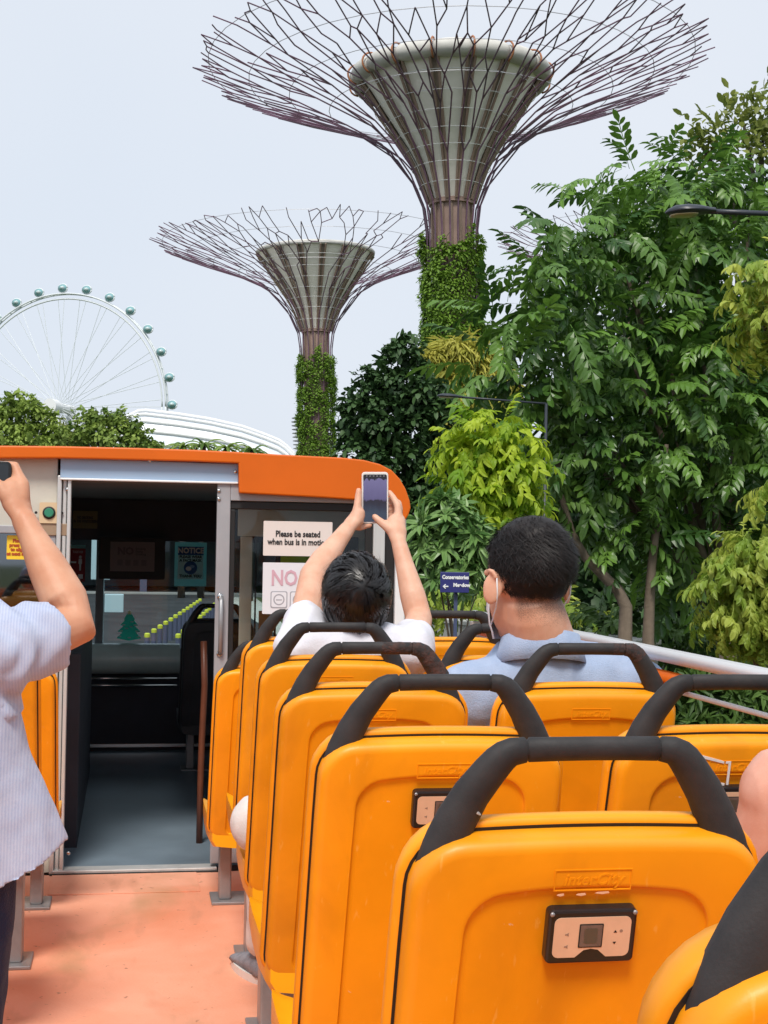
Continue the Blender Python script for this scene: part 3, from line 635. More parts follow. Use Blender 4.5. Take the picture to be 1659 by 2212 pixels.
ds = make_seat(M_DARKS, True); ds.location = (0.52, 8.35, -0.15); ds['label'] = 'dark grey seat inside the front cabin'; ds['category'] = 'seat'
ds.children[1].name = 'shell_gasket'
# small marks: tape outline on the window seat, scrape on the near handle, worn sticker on the near back
def bpat(seat, pts, d, m, name, th=0.0006):
    return G().prism(pts, lambda p, q, dd: bp_(p, q, dd), d, d+th).obj(name, m, seat)
t = seats['Br']
for q in (((-0.120, 0.664), (-0.055, 0.646), (-0.055, 0.642), (-0.118, 0.658)), ((-0.052, 0.646), (-0.043, 0.646), (-0.043, 0.604), (-0.047, 0.604), (-0.047, 0.642), (-0.052, 0.642)), ((-0.085, 0.606), (-0.050, 0.603), (-0.050, 0.607), (-0.085, 0.611))):
    bpat(t, [(a+0.036, b-0.012) for a, b in q], 0.0302, M_WHITE, 'tape_strip', 0.0012)
t = seats['first']
for (x, s_, w) in ((-0.012, S_L-0.0575, 0.011), (0.012, S_L-0.056, 0.016), (-0.035, S_L-0.0575, 0.008)):
    bpat(t, [(x-w/2, s_), (x, s_-0.0012), (x+w/2, s_), (x+w/2.4, s_+0.002), (x-w/3, s_+0.0012)], 0.0299, mat('pale_scuff', (0.80, 0.50, 0.32), 0.6), 'scuff_mark')
bpat(t, [(0.052, 0.480), (0.065, 0.487), (0.052, 0.497)], 0.0237, mat('sticker_rest', (0.35, 0.24, 0.14), 0.7, var=0.5, vscale=300), 'sticker_remnant')
g = G(); c = Vector(bp_(-0.130, S_L+0.030, 0.0045))
g.ell(c, (0.0075, 0.0010, 0.0020), Matrix.Rotation(R(35), 3, 'Y'), n=12, m=8); g.obj('scrape_mark', mat('silver_scrape', (0.40, 0.40, 0.39), 0.5, var=0.5, vscale=400), t)

# peeling foam on two of the handles
def torn():
    m = mat('torn_brown_foam', (0.085, 0.042, 0.034), 0.85, col2=(0.022, 0.018, 0.018), vscale=38, bump=0.5, bscale=90); return m
M_TORN = torn()
def peel(seat, x0, x1):
    P, rr = handle_path(); pts = [(Vector(p), r) for p, r in zip(P, rr) if x0 <= p[0] <= x1]
    g = G(); rings = []
    for i in range(len(pts)-1):
        for k in range(4):
            p = pts[i][0].lerp(pts[i+1][0], k/4); r = pts[i][1]+(pts[i+1][1]-pts[i][1])*k/4; rings.append((p, r))
    n = 16; R_ = []
    for i, (p, r) in enumerate(rings):
        t = (rings[min(i+1, len(rings)-1)][0]-rings[max(0, i-1)][0]).normalized(); a = (S_N-t*S_N.dot(t)).normalized(); b = t.cross(a)
        e = 0.90 if i in (0, len(rings)-1) else 1.0
        R_.append([p+a*(r*0.78*math.cos(2*math.pi*k/n))*e*(1.02+0.06*noise.noise(Vector((p.x*90, k*0.7, i*0.5))))+b*(r*math.sin(2*math.pi*k/n))*e*(1.0+0.07*noise.noise(Vector((p.x*90+9, k*0.7, i*0.5)))) for k in range(n)])
    g.loft(R_).obj('peeled_foam', M_TORN, seat, True)
peel(seats['C'], 0.0, 0.150); peel(seats['Cr'], 0.02, 0.125)
# foam torn away at the feet of the nearest handles, orange showing
for key, sx in (('first', 1), ('first', -1), ('Z', 1), ('Z', -1)):
    q = [(0.125, S_L-0.004), (0.133, S_L-0.0005), (0.141, S_L-0.006), (0.149, S_L-0.004), (0.158, S_L-0.016), (0.163, S_L-0.027), (0.150, S_L-0.020), (0.136, S_L-0.012)]
    G().prism([(sx*a, b) for a, b in q], lambda p, w_, d: bp_(p, w_, d), 0.006, 0.0215).obj('worn_edge', M_SEAT, seats[key], bevel=0.001)
# ================================================================== far things
def vnorm(v): v = Vector(v); v.normalize(); return v
VIEW = CAMROT @ Vector((0, 0, -1))
M_PURPLE = mat('purple_steel', (0.10, 0.065, 0.095), 0.5, var=0.25, vscale=0.4, col2=(0.17, 0.075, 0.13))
M_RIM = mat('weathered_rim', (0.56, 0.55, 0.51), 0.7, var=0.2, vscale=0.6)
M_FIN2 = mat('tan_core', (0.42, 0.34, 0.27), 0.7)
M_BOWL = mat('white_panel', (0.92, 0.89, 0.82), 0.55, var=0.06, vscale=0.3)
M_FIN = mat('brown_fin', (0.30, 0.215, 0.165), 0.6, var=0.1, vscale=0.5)
M_RUST = mat('rust_edge', (0.36, 0.14, 0.06), 0.6)
M_COLM = mat('pinkish_concrete', (0.36, 0.245, 0.205), 0.8, var=0.2, vscale=0.5)
M_VINE = leafmat('vine_leaf', (0.05, 0.13, 0.016), (0.20, 0.34, 0.04), 0.3, 0.55)
M_VINE2 = mat('vine_stem', (0.10, 0.075, 0.06), 0.8)
def leaf_batch(name, T, F, pos, mats, scale, tint, m, parent=None):
    """joins len(pos) copies of a leaf template (verts T, faces F) into one mesh"""
    T = np.asarray(T, dtype=np.float64); n = len(pos); k = len(T)
    V = np.einsum('nij,kj->nki', mats, T)*np.asarray(scale)[:, None, None] + np.asarray(pos)[:, None, :]
    V = V.reshape(-1, 3)
    loops = np.concatenate([np.asarray(f) for f in F]); starts = np.cumsum([0]+[len(f) for f in F])[:-1]; L = len(loops)
    tot = np.array([len(f) for f in F])
    al = (loops[None, :] + (np.arange(n)*k)[:, None]).ravel(); as_ = (starts[None, :] + (np.arange(n)*L)[:, None]).ravel()
    me = bpy.data.meshes.new(name); me.vertices.add(n*k); me.loops.add(n*L); me.polygons.add(n*len(F))
    me.vertices.foreach_set('co', V.ravel()); me.loops.foreach_set('vertex_index', al.astype(np.int32))
    me.polygons.foreach_set('loop_start', as_.astype(np.int32)); me.polygons.foreach_set('loop_total', np.tile(tot, n).astype(np.int32))
    a = me.attributes.new('tint', 'FLOAT', 'POINT'); a.data.foreach_set('value', np.repeat(np.asarray(tint), k).astype(np.float32))
    me.update(); me.validate()
    return link(name, me, m, parent, smooth=False)
def frames(fwd, up=None):
    """rotation matrices with local +y along fwd and local +z toward up"""
    f = np.asarray(fwd, dtype=float); f /= np.linalg.norm(f, axis=1)[:, None]+1e-9
    u = np.tile([0, 0, 1.0], (len(f), 1)) if up is None else np.asarray(up, dtype=float)
    x = np.cross(f, u); bad = np.linalg.norm(x, axis=1) < 1e-3; x[bad] = [1, 0, 0]
    x /= np.linalg.norm(x, axis=1)[:, None]; z = np.cross(x, f)
    return np.stack([x, f, z], axis=2)
def one_leaf(l, w, droop=0.15, fold=0.12, base=(0, 0, 0), ang=0.0, pitch=0.0, roll=0.0):
    """one leaf of six points, folded along its midrib"""
    P = [(0, 0, 0), (w*0.48, l*0.36, fold*w), (-w*0.48, l*0.36, fold*w), (0, l*0.40, 0.0), (w*0.40, l*0.76, fold*w*0.6-droop*l*0.45), (-w*0.40, l*0.76, fold*w*0.6-droop*l*0.45), (0, l, -droop*l)]
    M_ = Matrix.Rotation(ang, 3, 'Z') @ Matrix.Rotation(pitch, 3, 'X') @ Matrix.Rotation(roll, 3, 'Y')
    V = [tuple(Vector(base)+M_ @ Vector(p)) for p in P]
    return V, [(0, 1, 3), (0, 3, 2), (3, 1, 4, 6), (3, 6, 5, 2)]
def join(parts):
    V, F = [], []
    for v, f in parts:
        o = len(V); V += v; F += [tuple(i+o for i in q) for q in f]
    return V, F
def clump(nl, size, leaf, aspect=0.5, rnd=random):
    """small random leaf clump for foliage some way off"""
    ps = []
    for i in range(nl):
        d = Vector((rnd.gauss(0, 1), rnd.gauss(0, 1), rnd.gauss(0, 0.7))); d.normalize()
        b = d*rnd.uniform(0.15, 1)*size
        ps.append(one_leaf(leaf*rnd.uniform(0.7, 1.2), leaf*aspect, 0.2, 0.1, b, rnd.uniform(0, 6.28), rnd.uniform(-1.0, 0.5), rnd.uniform(-0.6, 0.6)))
    return join(ps)

# ------------------------------------------------------------------ supertrees
def interp(prof, z):
    for (a, ra), (b, rb) in zip(prof, prof[1:]):
        if z <= b: return ra+(rb-ra)*(z-a)/(b-a)
    return prof[-1][1]
def supertree(name, label, u, D, scale, lean, neck_v, vine_v, seed, ribs=22, top_lobes=True, rod=0.070):
    rnd = random.Random(seed)
    base = at(u, 1180, D=D); base.z = GROUND
    root = thing(name, label, 'supertree', base, group='tree-shaped towers')
    S = scale                                   # metres per photo unit at this depth
    e = EYE.z-GROUND
    def zz(v): return e+(1180-v)*S
    # silhouettes read off the large tower, v in photo units relative to its neck (440)
    dv = neck_v-440
    outer = [(740, 55), (600, 55), (520, 55), (470, 57), (440, 63), (400, 78), (370, 93), (340, 112), (300, 150), (272, 190), (250, 232), (228, 285), (206, 345), (182, 415), (158, 480), (134, 540), (124, 566)]
    outer = [(zz(neck_v+(v-440)*1.0), h*S) for v, h in outer]
    L = [0.0]
    for (a, ra), (b, rb) in zip(outer, outer[1:]): L.append(L[-1]+math.hypot(b-a, rb-ra))
    def surf(t):
        d = t*L[-1]
        for i in range(len(L)-1):
            if d <= L[i+1] or i == len(L)-2:
                k = (d-L[i])/(L[i+1]-L[i]); (a, ra), (b, rb) = outer[i], outer[i+1]
                return ra+(rb-ra)*k, a+(b-a)*k
    def pt(th, t):
        r, z = surf(t); return Vector((r*math.cos(th), r*math.sin(th), z))
    tn = L[4]/L[-1]
    gs = []; ends = []; th_rib = []
    for i in range(ribs):
        th0 = 2*math.pi*(i+0.12*rnd.random())/ribs
        th_rib.append(th0); g = G(); rad = rod*S/0.0325
        def seg(p, q, r0):
            mid = [p.lerp(q, 0.5)] if (q-p).length > 6*S/0.0325 else []
            g.tube([p]+[q], [r0, r0*0.92], 5)
        down = pt(th0, 0)
        prev = pt(th0, 0.0); k = 0.0
        while k < tn-0.02:
            k2 = min(tn, k+0.09); q = pt(th0, k2); seg(prev, q, rad); prev = q; k = k2
        g2 = G().tube([Vector((down.x, down.y, 0)), down], rad, 5); g.v, g.f = g.v, g.f
        g.add(g2.v, g2.f)
        gs.append((g, rad)); ends.append(prev)
    # above the neck the ribs fork and meet again as an uneven net of straight rods
    levels = [tn+(1-tn)*x for x in (0.12, 0.26, 0.38, 0.49, 0.60, 0.70, 0.80, 0.90, 1.0)]
    prevn = [(th_rib[i], ends[i], i) for i in range(ribs)]; n0 = ribs; inc = set()
    for li, tl in enumerate(levels):
        n1 = ribs if li == 0 else (2*ribs if li < 2 else 3*ribs if li < 4 else 4*ribs if li < 7 else 5*ribs)
        offs = 0.5 if li % 2 else 0.0
        cur = []
        for i in range(n1):
            th = 2*math.pi*(i+offs+0.06+rnd.uniform(-0.30, 0.30)*(1 if li else 0.1))/n1
            tt = tl+rnd.uniform(-0.035, 0.035) if li < 8 else rnd.uniform(0.955, 1.0)
            cur.append((th, pt(th, tt), int(i*ribs/n1)))
        used = {}
        for k, (th, p, own) in enumerate(prevn):
            if li and k not in inc: continue
            near_ = sorted(range(n1), key=lambda j: abs((cur[j][0]-th+math.pi) % (2*math.pi)-math.pi))[:2]
            pr = rnd.random()
            pick = near_ if (pr < (0.0 if li == 0 else 0.72 if li < 6 else 0.55)) else ([near_[0]] if (pr < 0.96 or li < 6) else [])
            for j in pick:
                g, rad = gs[own]; g.tube([p, cur[j][1]], [rad*(0.95-0.03*li), rad*(0.93-0.03*li)], 5); used[j] = used.get(j, 0)+1
                if used[j] == 1: cur[j] = (cur[j][0], cur[j][1], own)
        inc = set(used); prevn = cur
    for g, rad in gs: g.obj('branch', M_PURPLE, root)
    # inner bowl of white panels, brown fins
    b0 = [(433, 45), (395, 58), (358, 73), (320, 94), (286, 117), (240, 148), (200, 174), (172, 196)]
    bowl = [(zz(neck_v+(v-440)), h*S) for v, h in b0]
    nP = 16
    for i in range(nP):
        a0 = 2*math.pi*i/nP; a1 = a0+2*math.pi/nP
        g = G(); w = 0.10*(a1-a0)
        rows = [[(r*math.cos(a0+w+(a1-a0-2*w)*k/4), r*math.sin(a0+w+(a1-a0-2*w)*k/4), z) for k in range(5)] for z, r in bowl]
        vs_ = [p for r_ in rows for p in r_]; fs_ = [(j*5+k, j*5+k+1, (j+1)*5+k+1, (j+1)*5+k) for j in range(len(rows)-1) for k in range(4)]
        g.add(vs_, fs_); g.obj('white_panel', M_BOWL, root, True)
        f = G()
        for da in (-0.042, 0.042):
            f.tube([((r+0.25*S/0.0325)*math.cos(a0+da), (r+0.25*S/0.0325)*math.sin(a0+da), z) for z, r in bowl], 0.10*S/0.0325, 4)
        f.obj('fin', M_FIN, root)
    core = G().lathe([(r*0.96, z) for z, r in bowl], 32).obj('bowl_core', M_FIN2, root, True)
    zt, rt = bowl[-1]
    if top_lobes:
        for i in range(nP):
            a0 = 2*math.pi*i/nP; a1 = a0+2*math.pi/nP; am = (a0+a1)/2; rr = rt+16*S
            g = G(); rings = []
            for k in range(9):
                a = a0+(a1-a0)*k/8; sw = math.sin(math.pi*k/8)**0.35
                ctr = Vector(((rr-12*S)*math.cos(a), (rr-12*S)*math.sin(a), zt+10*S)); er = Vector((math.cos(a), math.sin(a), 0))
                rings.append([ctr+er*(22*S*(0.7+0.3*sw))*math.cos(x)+Vector((0, 0, 1))*(19*S*(0.7+0.3*sw))*math.sin(x) for x in [2*math.pi*j/12 for j in range(12)]])
            g.loft(rings).obj('rim_cushion', M_RIM, root, True)
            er = Vector((math.cos(a0), math.sin(a0), 0)); ctr = er*(rr-12*S)+Vector((0, 0, zt+10*S))
            G().tube([ctr+er*25*S*math.cos(x)+Vector((0, 0, 22*S*math.sin(x))) for x in [2.2-0.35*j for j in range(11)]], 2.2*S, 5).obj('rim_edge', M_RUST, root, True)
    else:
        G().lathe([(rt*0.9, zt), (rt+8*S, zt), (rt+10*S, zt+10*S), (rt+6*S, zt+14*S), (rt*0.9, zt+14*S)], 48).obj('bowl_rim', M_RIM, root, True)
    for v in (200, 235, 268, 300, 330, 362, 400):
        z = zz(neck_v+(v-440)); r = interp(bowl, z)+0.45*S/0.0325
        G().tube([(r*math.cos(2*math.pi*k/32), r*math.sin(2*math.pi*k/32), z) for k in range(33)], 0.024*S/0.0325, 4).obj('hoop', M_WHITE, root)
    for rr, fv in ((0.62, 205), (0.72, 192), (0.82, 182), (0.92, 172)):          # cable hoops above the bowl
        r, z = surf(rr+0.03); z += 0.2
        G().tube([(r*math.cos(2*math.pi*k/40), r*math.sin(2*math.pi*k/40), z) for k in range(41)], 0.028*S/0.0325, 3).obj('cable_hoop', M_STEEL, root)
    # column
    zn = zz(neck_v)
    G().lathe([(42*S, 0), (42*S, zn), (50*S, zn+1*S), (50*S, zn+10*S), (44*S, zn+10*S)], 28).obj('column', M_COLM, root, auto=40)
    g = G()
    for i in range(14):
        a = 2*math.pi*i/14; g.tube([(44*S*math.cos(a), 44*S*math.sin(a), zn-110*S), (44*S*math.cos(a), 44*S*math.sin(a), zn)], 3.0*S, 4)
    kind(g.obj('column_ribs', M_FIN, root), 'stuff')
    # climbing plants
    zv = zz(vine_v); n = int(6500)
    T, F = clump(6, 6*S, 9*S, 0.55, rnd)
    th = np.array([rnd.uniform(0, 2*math.pi) for _ in range(n)]); zq = np.array([rnd.random()**0.9 for _ in range(n)])
    top = np.array([zv+ (16*math.sin(2*a+seed)+12*math.sin(5*a+2*seed)+9*math.sin(11*a))*S for a in th])
    bot = max(0, zz(1250)); z = bot+(top-bot)*zq
    bulge = np.array([0.5+0.5*noise.noise(Vector((2.2*math.cos(a), 2.2*math.sin(a)+seed, zz_/(14*S)*0.35))) for a, zz_ in zip(th, z)])
    keep = (bulge > 0.36) | ((zq < 0.6) & (bulge > 0.22))
    r = (50+24*bulge+5*(1-zq))*S*(1+0.05*np.random.randn(n)*(np.random.rand(n) < 0.3))
    pos = np.stack([r*np.cos(th), r*np.sin(th), z], 1)[keep]
    outw = np.stack([np.cos(th), np.sin(th), -0.5+0.6*np.random.randn(n)], 1)[keep]
    mts = frames(outw + 0.35*np.random.randn(len(pos), 3))
    tint = np.clip(0.15+0.55*bulge[keep]*np.random.rand(len(pos))+0.25*np.random.rand(len(pos)), 0, 1)
    kind(leaf_batch('climbing_plants', T, F, pos, mts, np.random.uniform(0.7, 1.3, len(pos)), tint, M_VINE, root), 'stuff')
    g = G()
    for i in range(46):
        a = rnd.uniform(0, 6.28); zz0 = rnd.uniform(bot, zv+10*S); rr = rnd.uniform(56, 64)*S
        g.tube([(rr*math.cos(a+0.05*j*rnd.uniform(-1, 1)), rr*math.sin(a+0.05*j), zz0+j*9*S) for j in range(4)], 0.7*S, 3)
    kind(g.obj('bare_stems', M_VINE2, root), 'stuff')
    root.rotation_mode = 'QUATERNION'; root.rotation_quaternion = Quaternion(VIEW, lean)
    return root
M_PLAZA = mat('plaza_paving', (0.58, 0.55, 0.49), 0.85, var=0.15, vscale=0.1)
for u_, d_ in ((988, 100), (687, 165), (1375, 190)):
    c_ = at(u_, 1180, D=d_); pz = G().lathe([(58, -0.4), (58, 0.03)], 48, (0, 0, 0)).obj('plaza', M_PLAZA); pz.location = (c_.x, c_.y, GROUND); kind(pz, 'structure')
S100 = 100*K/FPX
supertree('steel_supertree', 'largest purple steel supertree with white bowl towering over the road', 988, 100, S100, R(-1.6), 440, 520, 3, ribs=20, rod=0.066)
F2 = 0.63; S2 = 165*K/FPX*F2
supertree('steel_supertree', 'smaller purple supertree with grey bowl left of the largest one', 687, 165, S2, R(-1.4), 1180-(1180-722)/F2, 1180-(1180-775)/F2, 11, ribs=20, top_lobes=False, rod=0.064)
F3 = 0.54; S3 = 190*K/FPX*F3
supertree('steel_supertree', 'faint purple supertree tip showing above the leaves on the right', 1375, 190, S3, R(-1.0), 1180-(1180-672)/F3, 1180-(1180-735)/F3, 29, ribs=20, top_lobes=False, rod=0.064)

# ------------------------------------------------------------------ observation wheel
M_WH = mat('pale_steel', (0.66, 0.70, 0.72), 0.5); M_CAPS = mat('teal_glass', (0.20, 0.38, 0.40), 0.2, var=0.4, vscale=0.2)
D0 = 930.0
hub = at(134, 882, D=D0); mpx = D0*K/FPX              # metres per photo unit
wheel = thing('observation_wheel', 'pale giant observation wheel with teal capsules rising over the trees', 'ferris wheel', hub)
Rw = 248*mpx
ex = vnorm(CAMROT @ Vector((1, 0, 0))); ex.z = 0; ex.normalize(); ex = (Matrix.Rotation(R(-17), 3, 'Z') @ ex); ez = Vector((0, 0, 1)); ey = ez.cross(ex)
def wp(a, r, d=0): return ex*(r*math.cos(a))+ez*(r*math.sin(a))+ey*d
for d in (-1.5, 1.5):
    G().tube([wp(2*math.pi*k/112, Rw, d) for k in range(113)], 0.55, 8).obj('rim', M_WH, wheel, True)
G().tube([wp(2*math.pi*k/112, Rw-3.2, 0) for k in range(113)], 0.55, 6).obj('inner_rim', M_WH, wheel, True)
for k in range(56):
    a = 2*math.pi*k/56
    G().tube([wp(a, Rw, 1.5), wp(a, Rw, -1.5)], 0.4, 5).obj('rim_strut', M_WH, wheel)
for k in range(28):
    a = 2*math.pi*(k+0.15)/28
    for s_ in (-1, 1):
        G().tube([wp(a+s_*0.032, Rw-3), wp(a, 4, s_*6)], 0.17, 4).obj('spoke', M_WH, wheel)
for k in range(28):
    a = R(91)+2*math.pi*k/28
    o = G(); c = wp(a, Rw+3.8, 0)
    o.ell((0, 0, 0), (3.2, 2.8, 2.6), n=16, m=10); q = o.obj('capsule', M_CAPS, wheel, True); q.location = c
    q2 = G(); q2.tube([ex*(3.3*math.cos(t*math.pi/8))+ez*(2.7*math.sin(t*math.pi/8)) for t in range(17)], 0.5, 5); q2.obj('capsule_band', M_WH, q, True)
    q3 = G().ell(ex*0.8-ey*2.2, (1.6, 1.0, 1.1), n=10, m=8).obj('capsule_window', mat('pale_reflection', (0.45, 0.55, 0.56), 0.2) if k == 0 else bpy.data.materials['pale_reflection'], q, True)
    G().tube([wp(a, Rw+0.8), wp(a, Rw+3.5)], 0.7, 5).obj('capsule_mount', M_WH, wheel)
G().tube([ey*-13, ey*13], 3.2, 20).obj('hub', M_WHITE, wheel, auto=40)
G().tube([ey*-16, ey*-9], 4.8, 20).obj('hub_drum', M_WHITE, wheel, auto=40)
for sx in (-1, 1):
    for sy in (-1, 1):
        G().tube([ey*(sy*12), ex*(sx*28)+ey*(sy*26)-ez*(hub.z-GROUND)], 2.4, 10).obj('support_leg', M_WHITE, wheel, True)

# ------------------------------------------------------------------ white ribbed conservatory
D1 = 420.0; m1 = D1*K/FPX
cb = at(430, 1180, D=D1); cb.z = GROUND
dome = thing('glass_conservatory', 'long white ribbed conservatory dome below the observation wheel', 'building', cb)
right = Vector((ex.x, ex.y, 0)); rt_ = vnorm(Vector(((CAMROT @ Vector((1, 0, 0))).x, (CAMROT @ Vector((1, 0, 0))).y, 0))); fw = vnorm(Vector((VIEW.x, VIEW.y, 0)))
def env(t):                          # crest height along the building, photo units above the horizon line
    pts = [(-262, 120), (-200, 240), (-130, 276), (-50, 268), (20, 258), (90, 243), (140, 226), (170, 214), (195, 196), (225, 150), (255, 80), (280, 8)]
    return interp(pts, t)
Nn = 34; sh = G(); rows = []
ts = [-262+542*i/Nn for i in range(Nn+1)]
for t in ts:
    h = (env(t)+8)*m1+3.8; w = 70*m1*max(0.25, env(t)/280)
    rows.append([rt_*(t*m1)+fw*(-w*math.cos(a))+ez*(h*math.sin(a)**0.8) for a in [math.pi*j/40 for j in range(41)]])
vs_ = [p for r_ in rows for p in r_]
sh.add(vs_, [(j*41+k, j*41+k+1, (j+1)*41+k+1, (j+1)*41+k) for j in range(Nn) for k in range(40)])
sh.obj('glass_shell', mat('white_glazing', (0.66, 0.72, 0.78), 0.25, var=0.05, vscale=0.02), dome, True)
for j in range(8, 19, 2):            # long ribs standing off the shell
    a = math.pi*j/40
    pa = [rows[i][j]+(ez*math.sin(a)-fw*math.cos(a))*0.5 for i in range(1, Nn)]
    G().tube(pa, 0.34, 6, ratio=1.6, ref=(0, 0, 1)).obj('rib', M_WHITE, dome, True)
# slatted tower edge behind the smaller supertree
c0 = at(660, 1180, D=330); c0.z = GROUND
tw = thing('louvred_tower', 'grey tower of stacked louvres peeking out left of the smaller supertree trunk', 'building', c0)
m3 = 330*K/FPX
G().lathe([(16*m3, 0), (16*m3, 275*m3)], 20).obj('core', M_STEEL, tw, True)
for i in range(9):
    z = (GROUND-EYE.z)*-1+ (205+ i*8.2)*m3
    G().lathe([(16*m3, z), (36*m3-abs(i-7)*0.8*m3, z+1.2*m3), (36*m3-abs(i-7)*0.8*m3, z+2.2*m3), (16*m3, z+1.5*m3)], 24).obj('louvre', M_GREY, tw)
# ================================================================== vegetation
M_BARK = mat('bark', (0.17, 0.13, 0.095), 0.85, var=0.35, vscale=6, bump=0.6, bscale=25, aniso=(1, 1, 0.25))
M_BARKD = mat('dark_bark', (0.055, 0.045, 0.035), 0.9, var=0.3, vscale=5, bump=0.5, bscale=20)
rv = random.Random(5)
def pinnate(seed, pairs=6, hang=0.5):
    r = random.Random(seed); ps = []; prev = None; g = []
    def rach(s): return (0.04*math.sin(3*s+seed), s, 0.10*s-0.42*s*s)
    for k in range(pairs):
        s = 0.22+0.70*k/(pairs-1); l = 0.33*(1-0.20*abs(k-2.5)/3)*r.uniform(0.85, 1.15)
        for sx in (-1, 1):
            ps.append(one_leaf(l, l*0.38, 0.22, 0.14, rach(s), -sx*r.uniform(0.7, 1.05), -hang*r.uniform(0.6, 1.2), -sx*r.uniform(0.1, 0.5)))
    ps.append(one_leaf(0.34, 0.13, 0.3, 0.16, rach(0.96), 0, -hang, 0))
    N = 6
    V = []
    for i in range(N+1):
        x, y, z = rach(i/N); V += [(x-0.008, y, z), (x+0.008, y, z)]
    ps.append((V, [(2*i, 2*i+1, 2*i+3, 2*i+2) for i in range(N)]))
    return join(ps)
def twig_spray(seed, n=11, leaf=0.42, hang=0.6, aspect=0.42):
    r = random.Random(seed); ps = []
    def rach(s): return (0.05*math.sin(4*s+seed), s*0.8, 0.12*s-0.45*s*s)
    for k in range(n):
        s = 0.08+0.92*k/(n-1); sx = 1 if k % 2 else -1; l = leaf*r.uniform(0.7, 1.15)
        ps.append(one_leaf(l, l*aspect, 0.35, 0.14, rach(s), -sx*r.uniform(0.3, 1.1), -hang*r.uniform(0.4, 1.6), -sx*r.uniform(0.0, 0.6)))
    V = []
    for i in range(6):
        x, y, z = rach(i/5); V += [(x-0.010, y, z), (x+0.010, y, z)]
    ps.append((V, [(2*i, 2*i+1, 2*i+3, 2*i+2) for i in range(5)]))
    return join(ps)
def rosette(seed, n=12):
    r = random.Random(seed); ps = []
    for k in range(n):
        ps.append(one_leaf(r.uniform(0.75, 1.1), 0.24, 0.35, 0.14, (0, 0, 0), 2*math.pi*k/n*1.618*2+r.uniform(-.3, .3), r.uniform(-0.1, 0.85), r.uniform(-.2, .2)))
    M_ = Matrix.Rotation(-math.pi/2, 3, 'X')
    V, F = join(ps); return [tuple(M_ @ Vector(v)) for v in V], F
def feather(seed, n=9):
    r = random.Random(seed); ps = []
    for k in range(n):
        ps.append(one_leaf(r.uniform(0.8, 1.3), 0.13, 0.5, 0.05, (r.uniform(-.3, .3), r.uniform(-.2, .3), r.uniform(-.2, .2)), r.uniform(-1.3, 1.3), r.uniform(-0.7, 0.3), 0))
    return join(ps)
def tmesh(name, TF, m):
    V, F = TF; me = bpy.data.meshes.new(name); me.from_pydata(V, [], F); me.update()
    a = me.attributes.new('tint', 'FLOAT', 'POINT'); a.data.foreach_set('value', np.full(len(V), 0.08, dtype=np.float32)); me.materials.append(m); return me
def in_frame(p):
    q = CAMROT.transposed() @ (Vector(p)-EYE)
    if q.z >= -0.1: return False
    x, y = q.x/-q.z*FPX, q.y/-q.z*FPX
    return abs(x) < 400 and abs(y) < 530
def sample_lobes(lobes, D, dens, leaf, inner=0.3, top_bias=0.35, seed=0, ragged=0.05):
    """points and outward directions over a set of crown lobes (u, v, ru, rv, depth shift)"""
    r = np.random.RandomState(seed); P, O = [], []
    for L_ in lobes:
        u, v, ru, rv_ = L_[:4]; dd = L_[4] if len(L_) > 4 else 0.0
        c = np.array(at(u, v, D=D+dd)); k = K/FPX*(D+dd); a, b = ru*k, rv_*k; dep = (a+b)/2
        n = int(dens*4*math.pi*((a*b+a*dep+b*dep)/3)/(leaf*leaf))
        d = r.randn(n, 3); d /= np.linalg.norm(d, axis=1)[:, None]
        d[:, 2] = np.where((d[:, 2] < -0.3) & (r.rand(n) < top_bias), -d[:, 2], d[:, 2])
        sh = np.where(r.rand(n) < inner, r.uniform(0.25, 0.8, n), np.where(r.rand(n) < ragged, r.uniform(1.0, 1.0+1.6*ragged, n), r.uniform(0.80, 1.06, n)))
        nb = np.array([1+0.22*noise.noise(Vector((q[0]*1.7+u, q[1]*1.7, q[2]*1.7+v))) for q in d])
        p = d*(sh*nb)[:, None]
        ex_ = np.array(rt_); fw_ = np.array(fw)
        w = p[:, :1]*ex_*a + p[:, 1:2]*fw_*dep + p[:, 2:3]*np.array([0, 0, 1.0])*b
        o = d[:, :1]*ex_ + d[:, 1:2]*fw_ + d[:, 2:3]*np.array([0, 0, 1.0])
        P.append(c+w); O.append(o)
    return np.concatenate(P), np.concatenate(O)
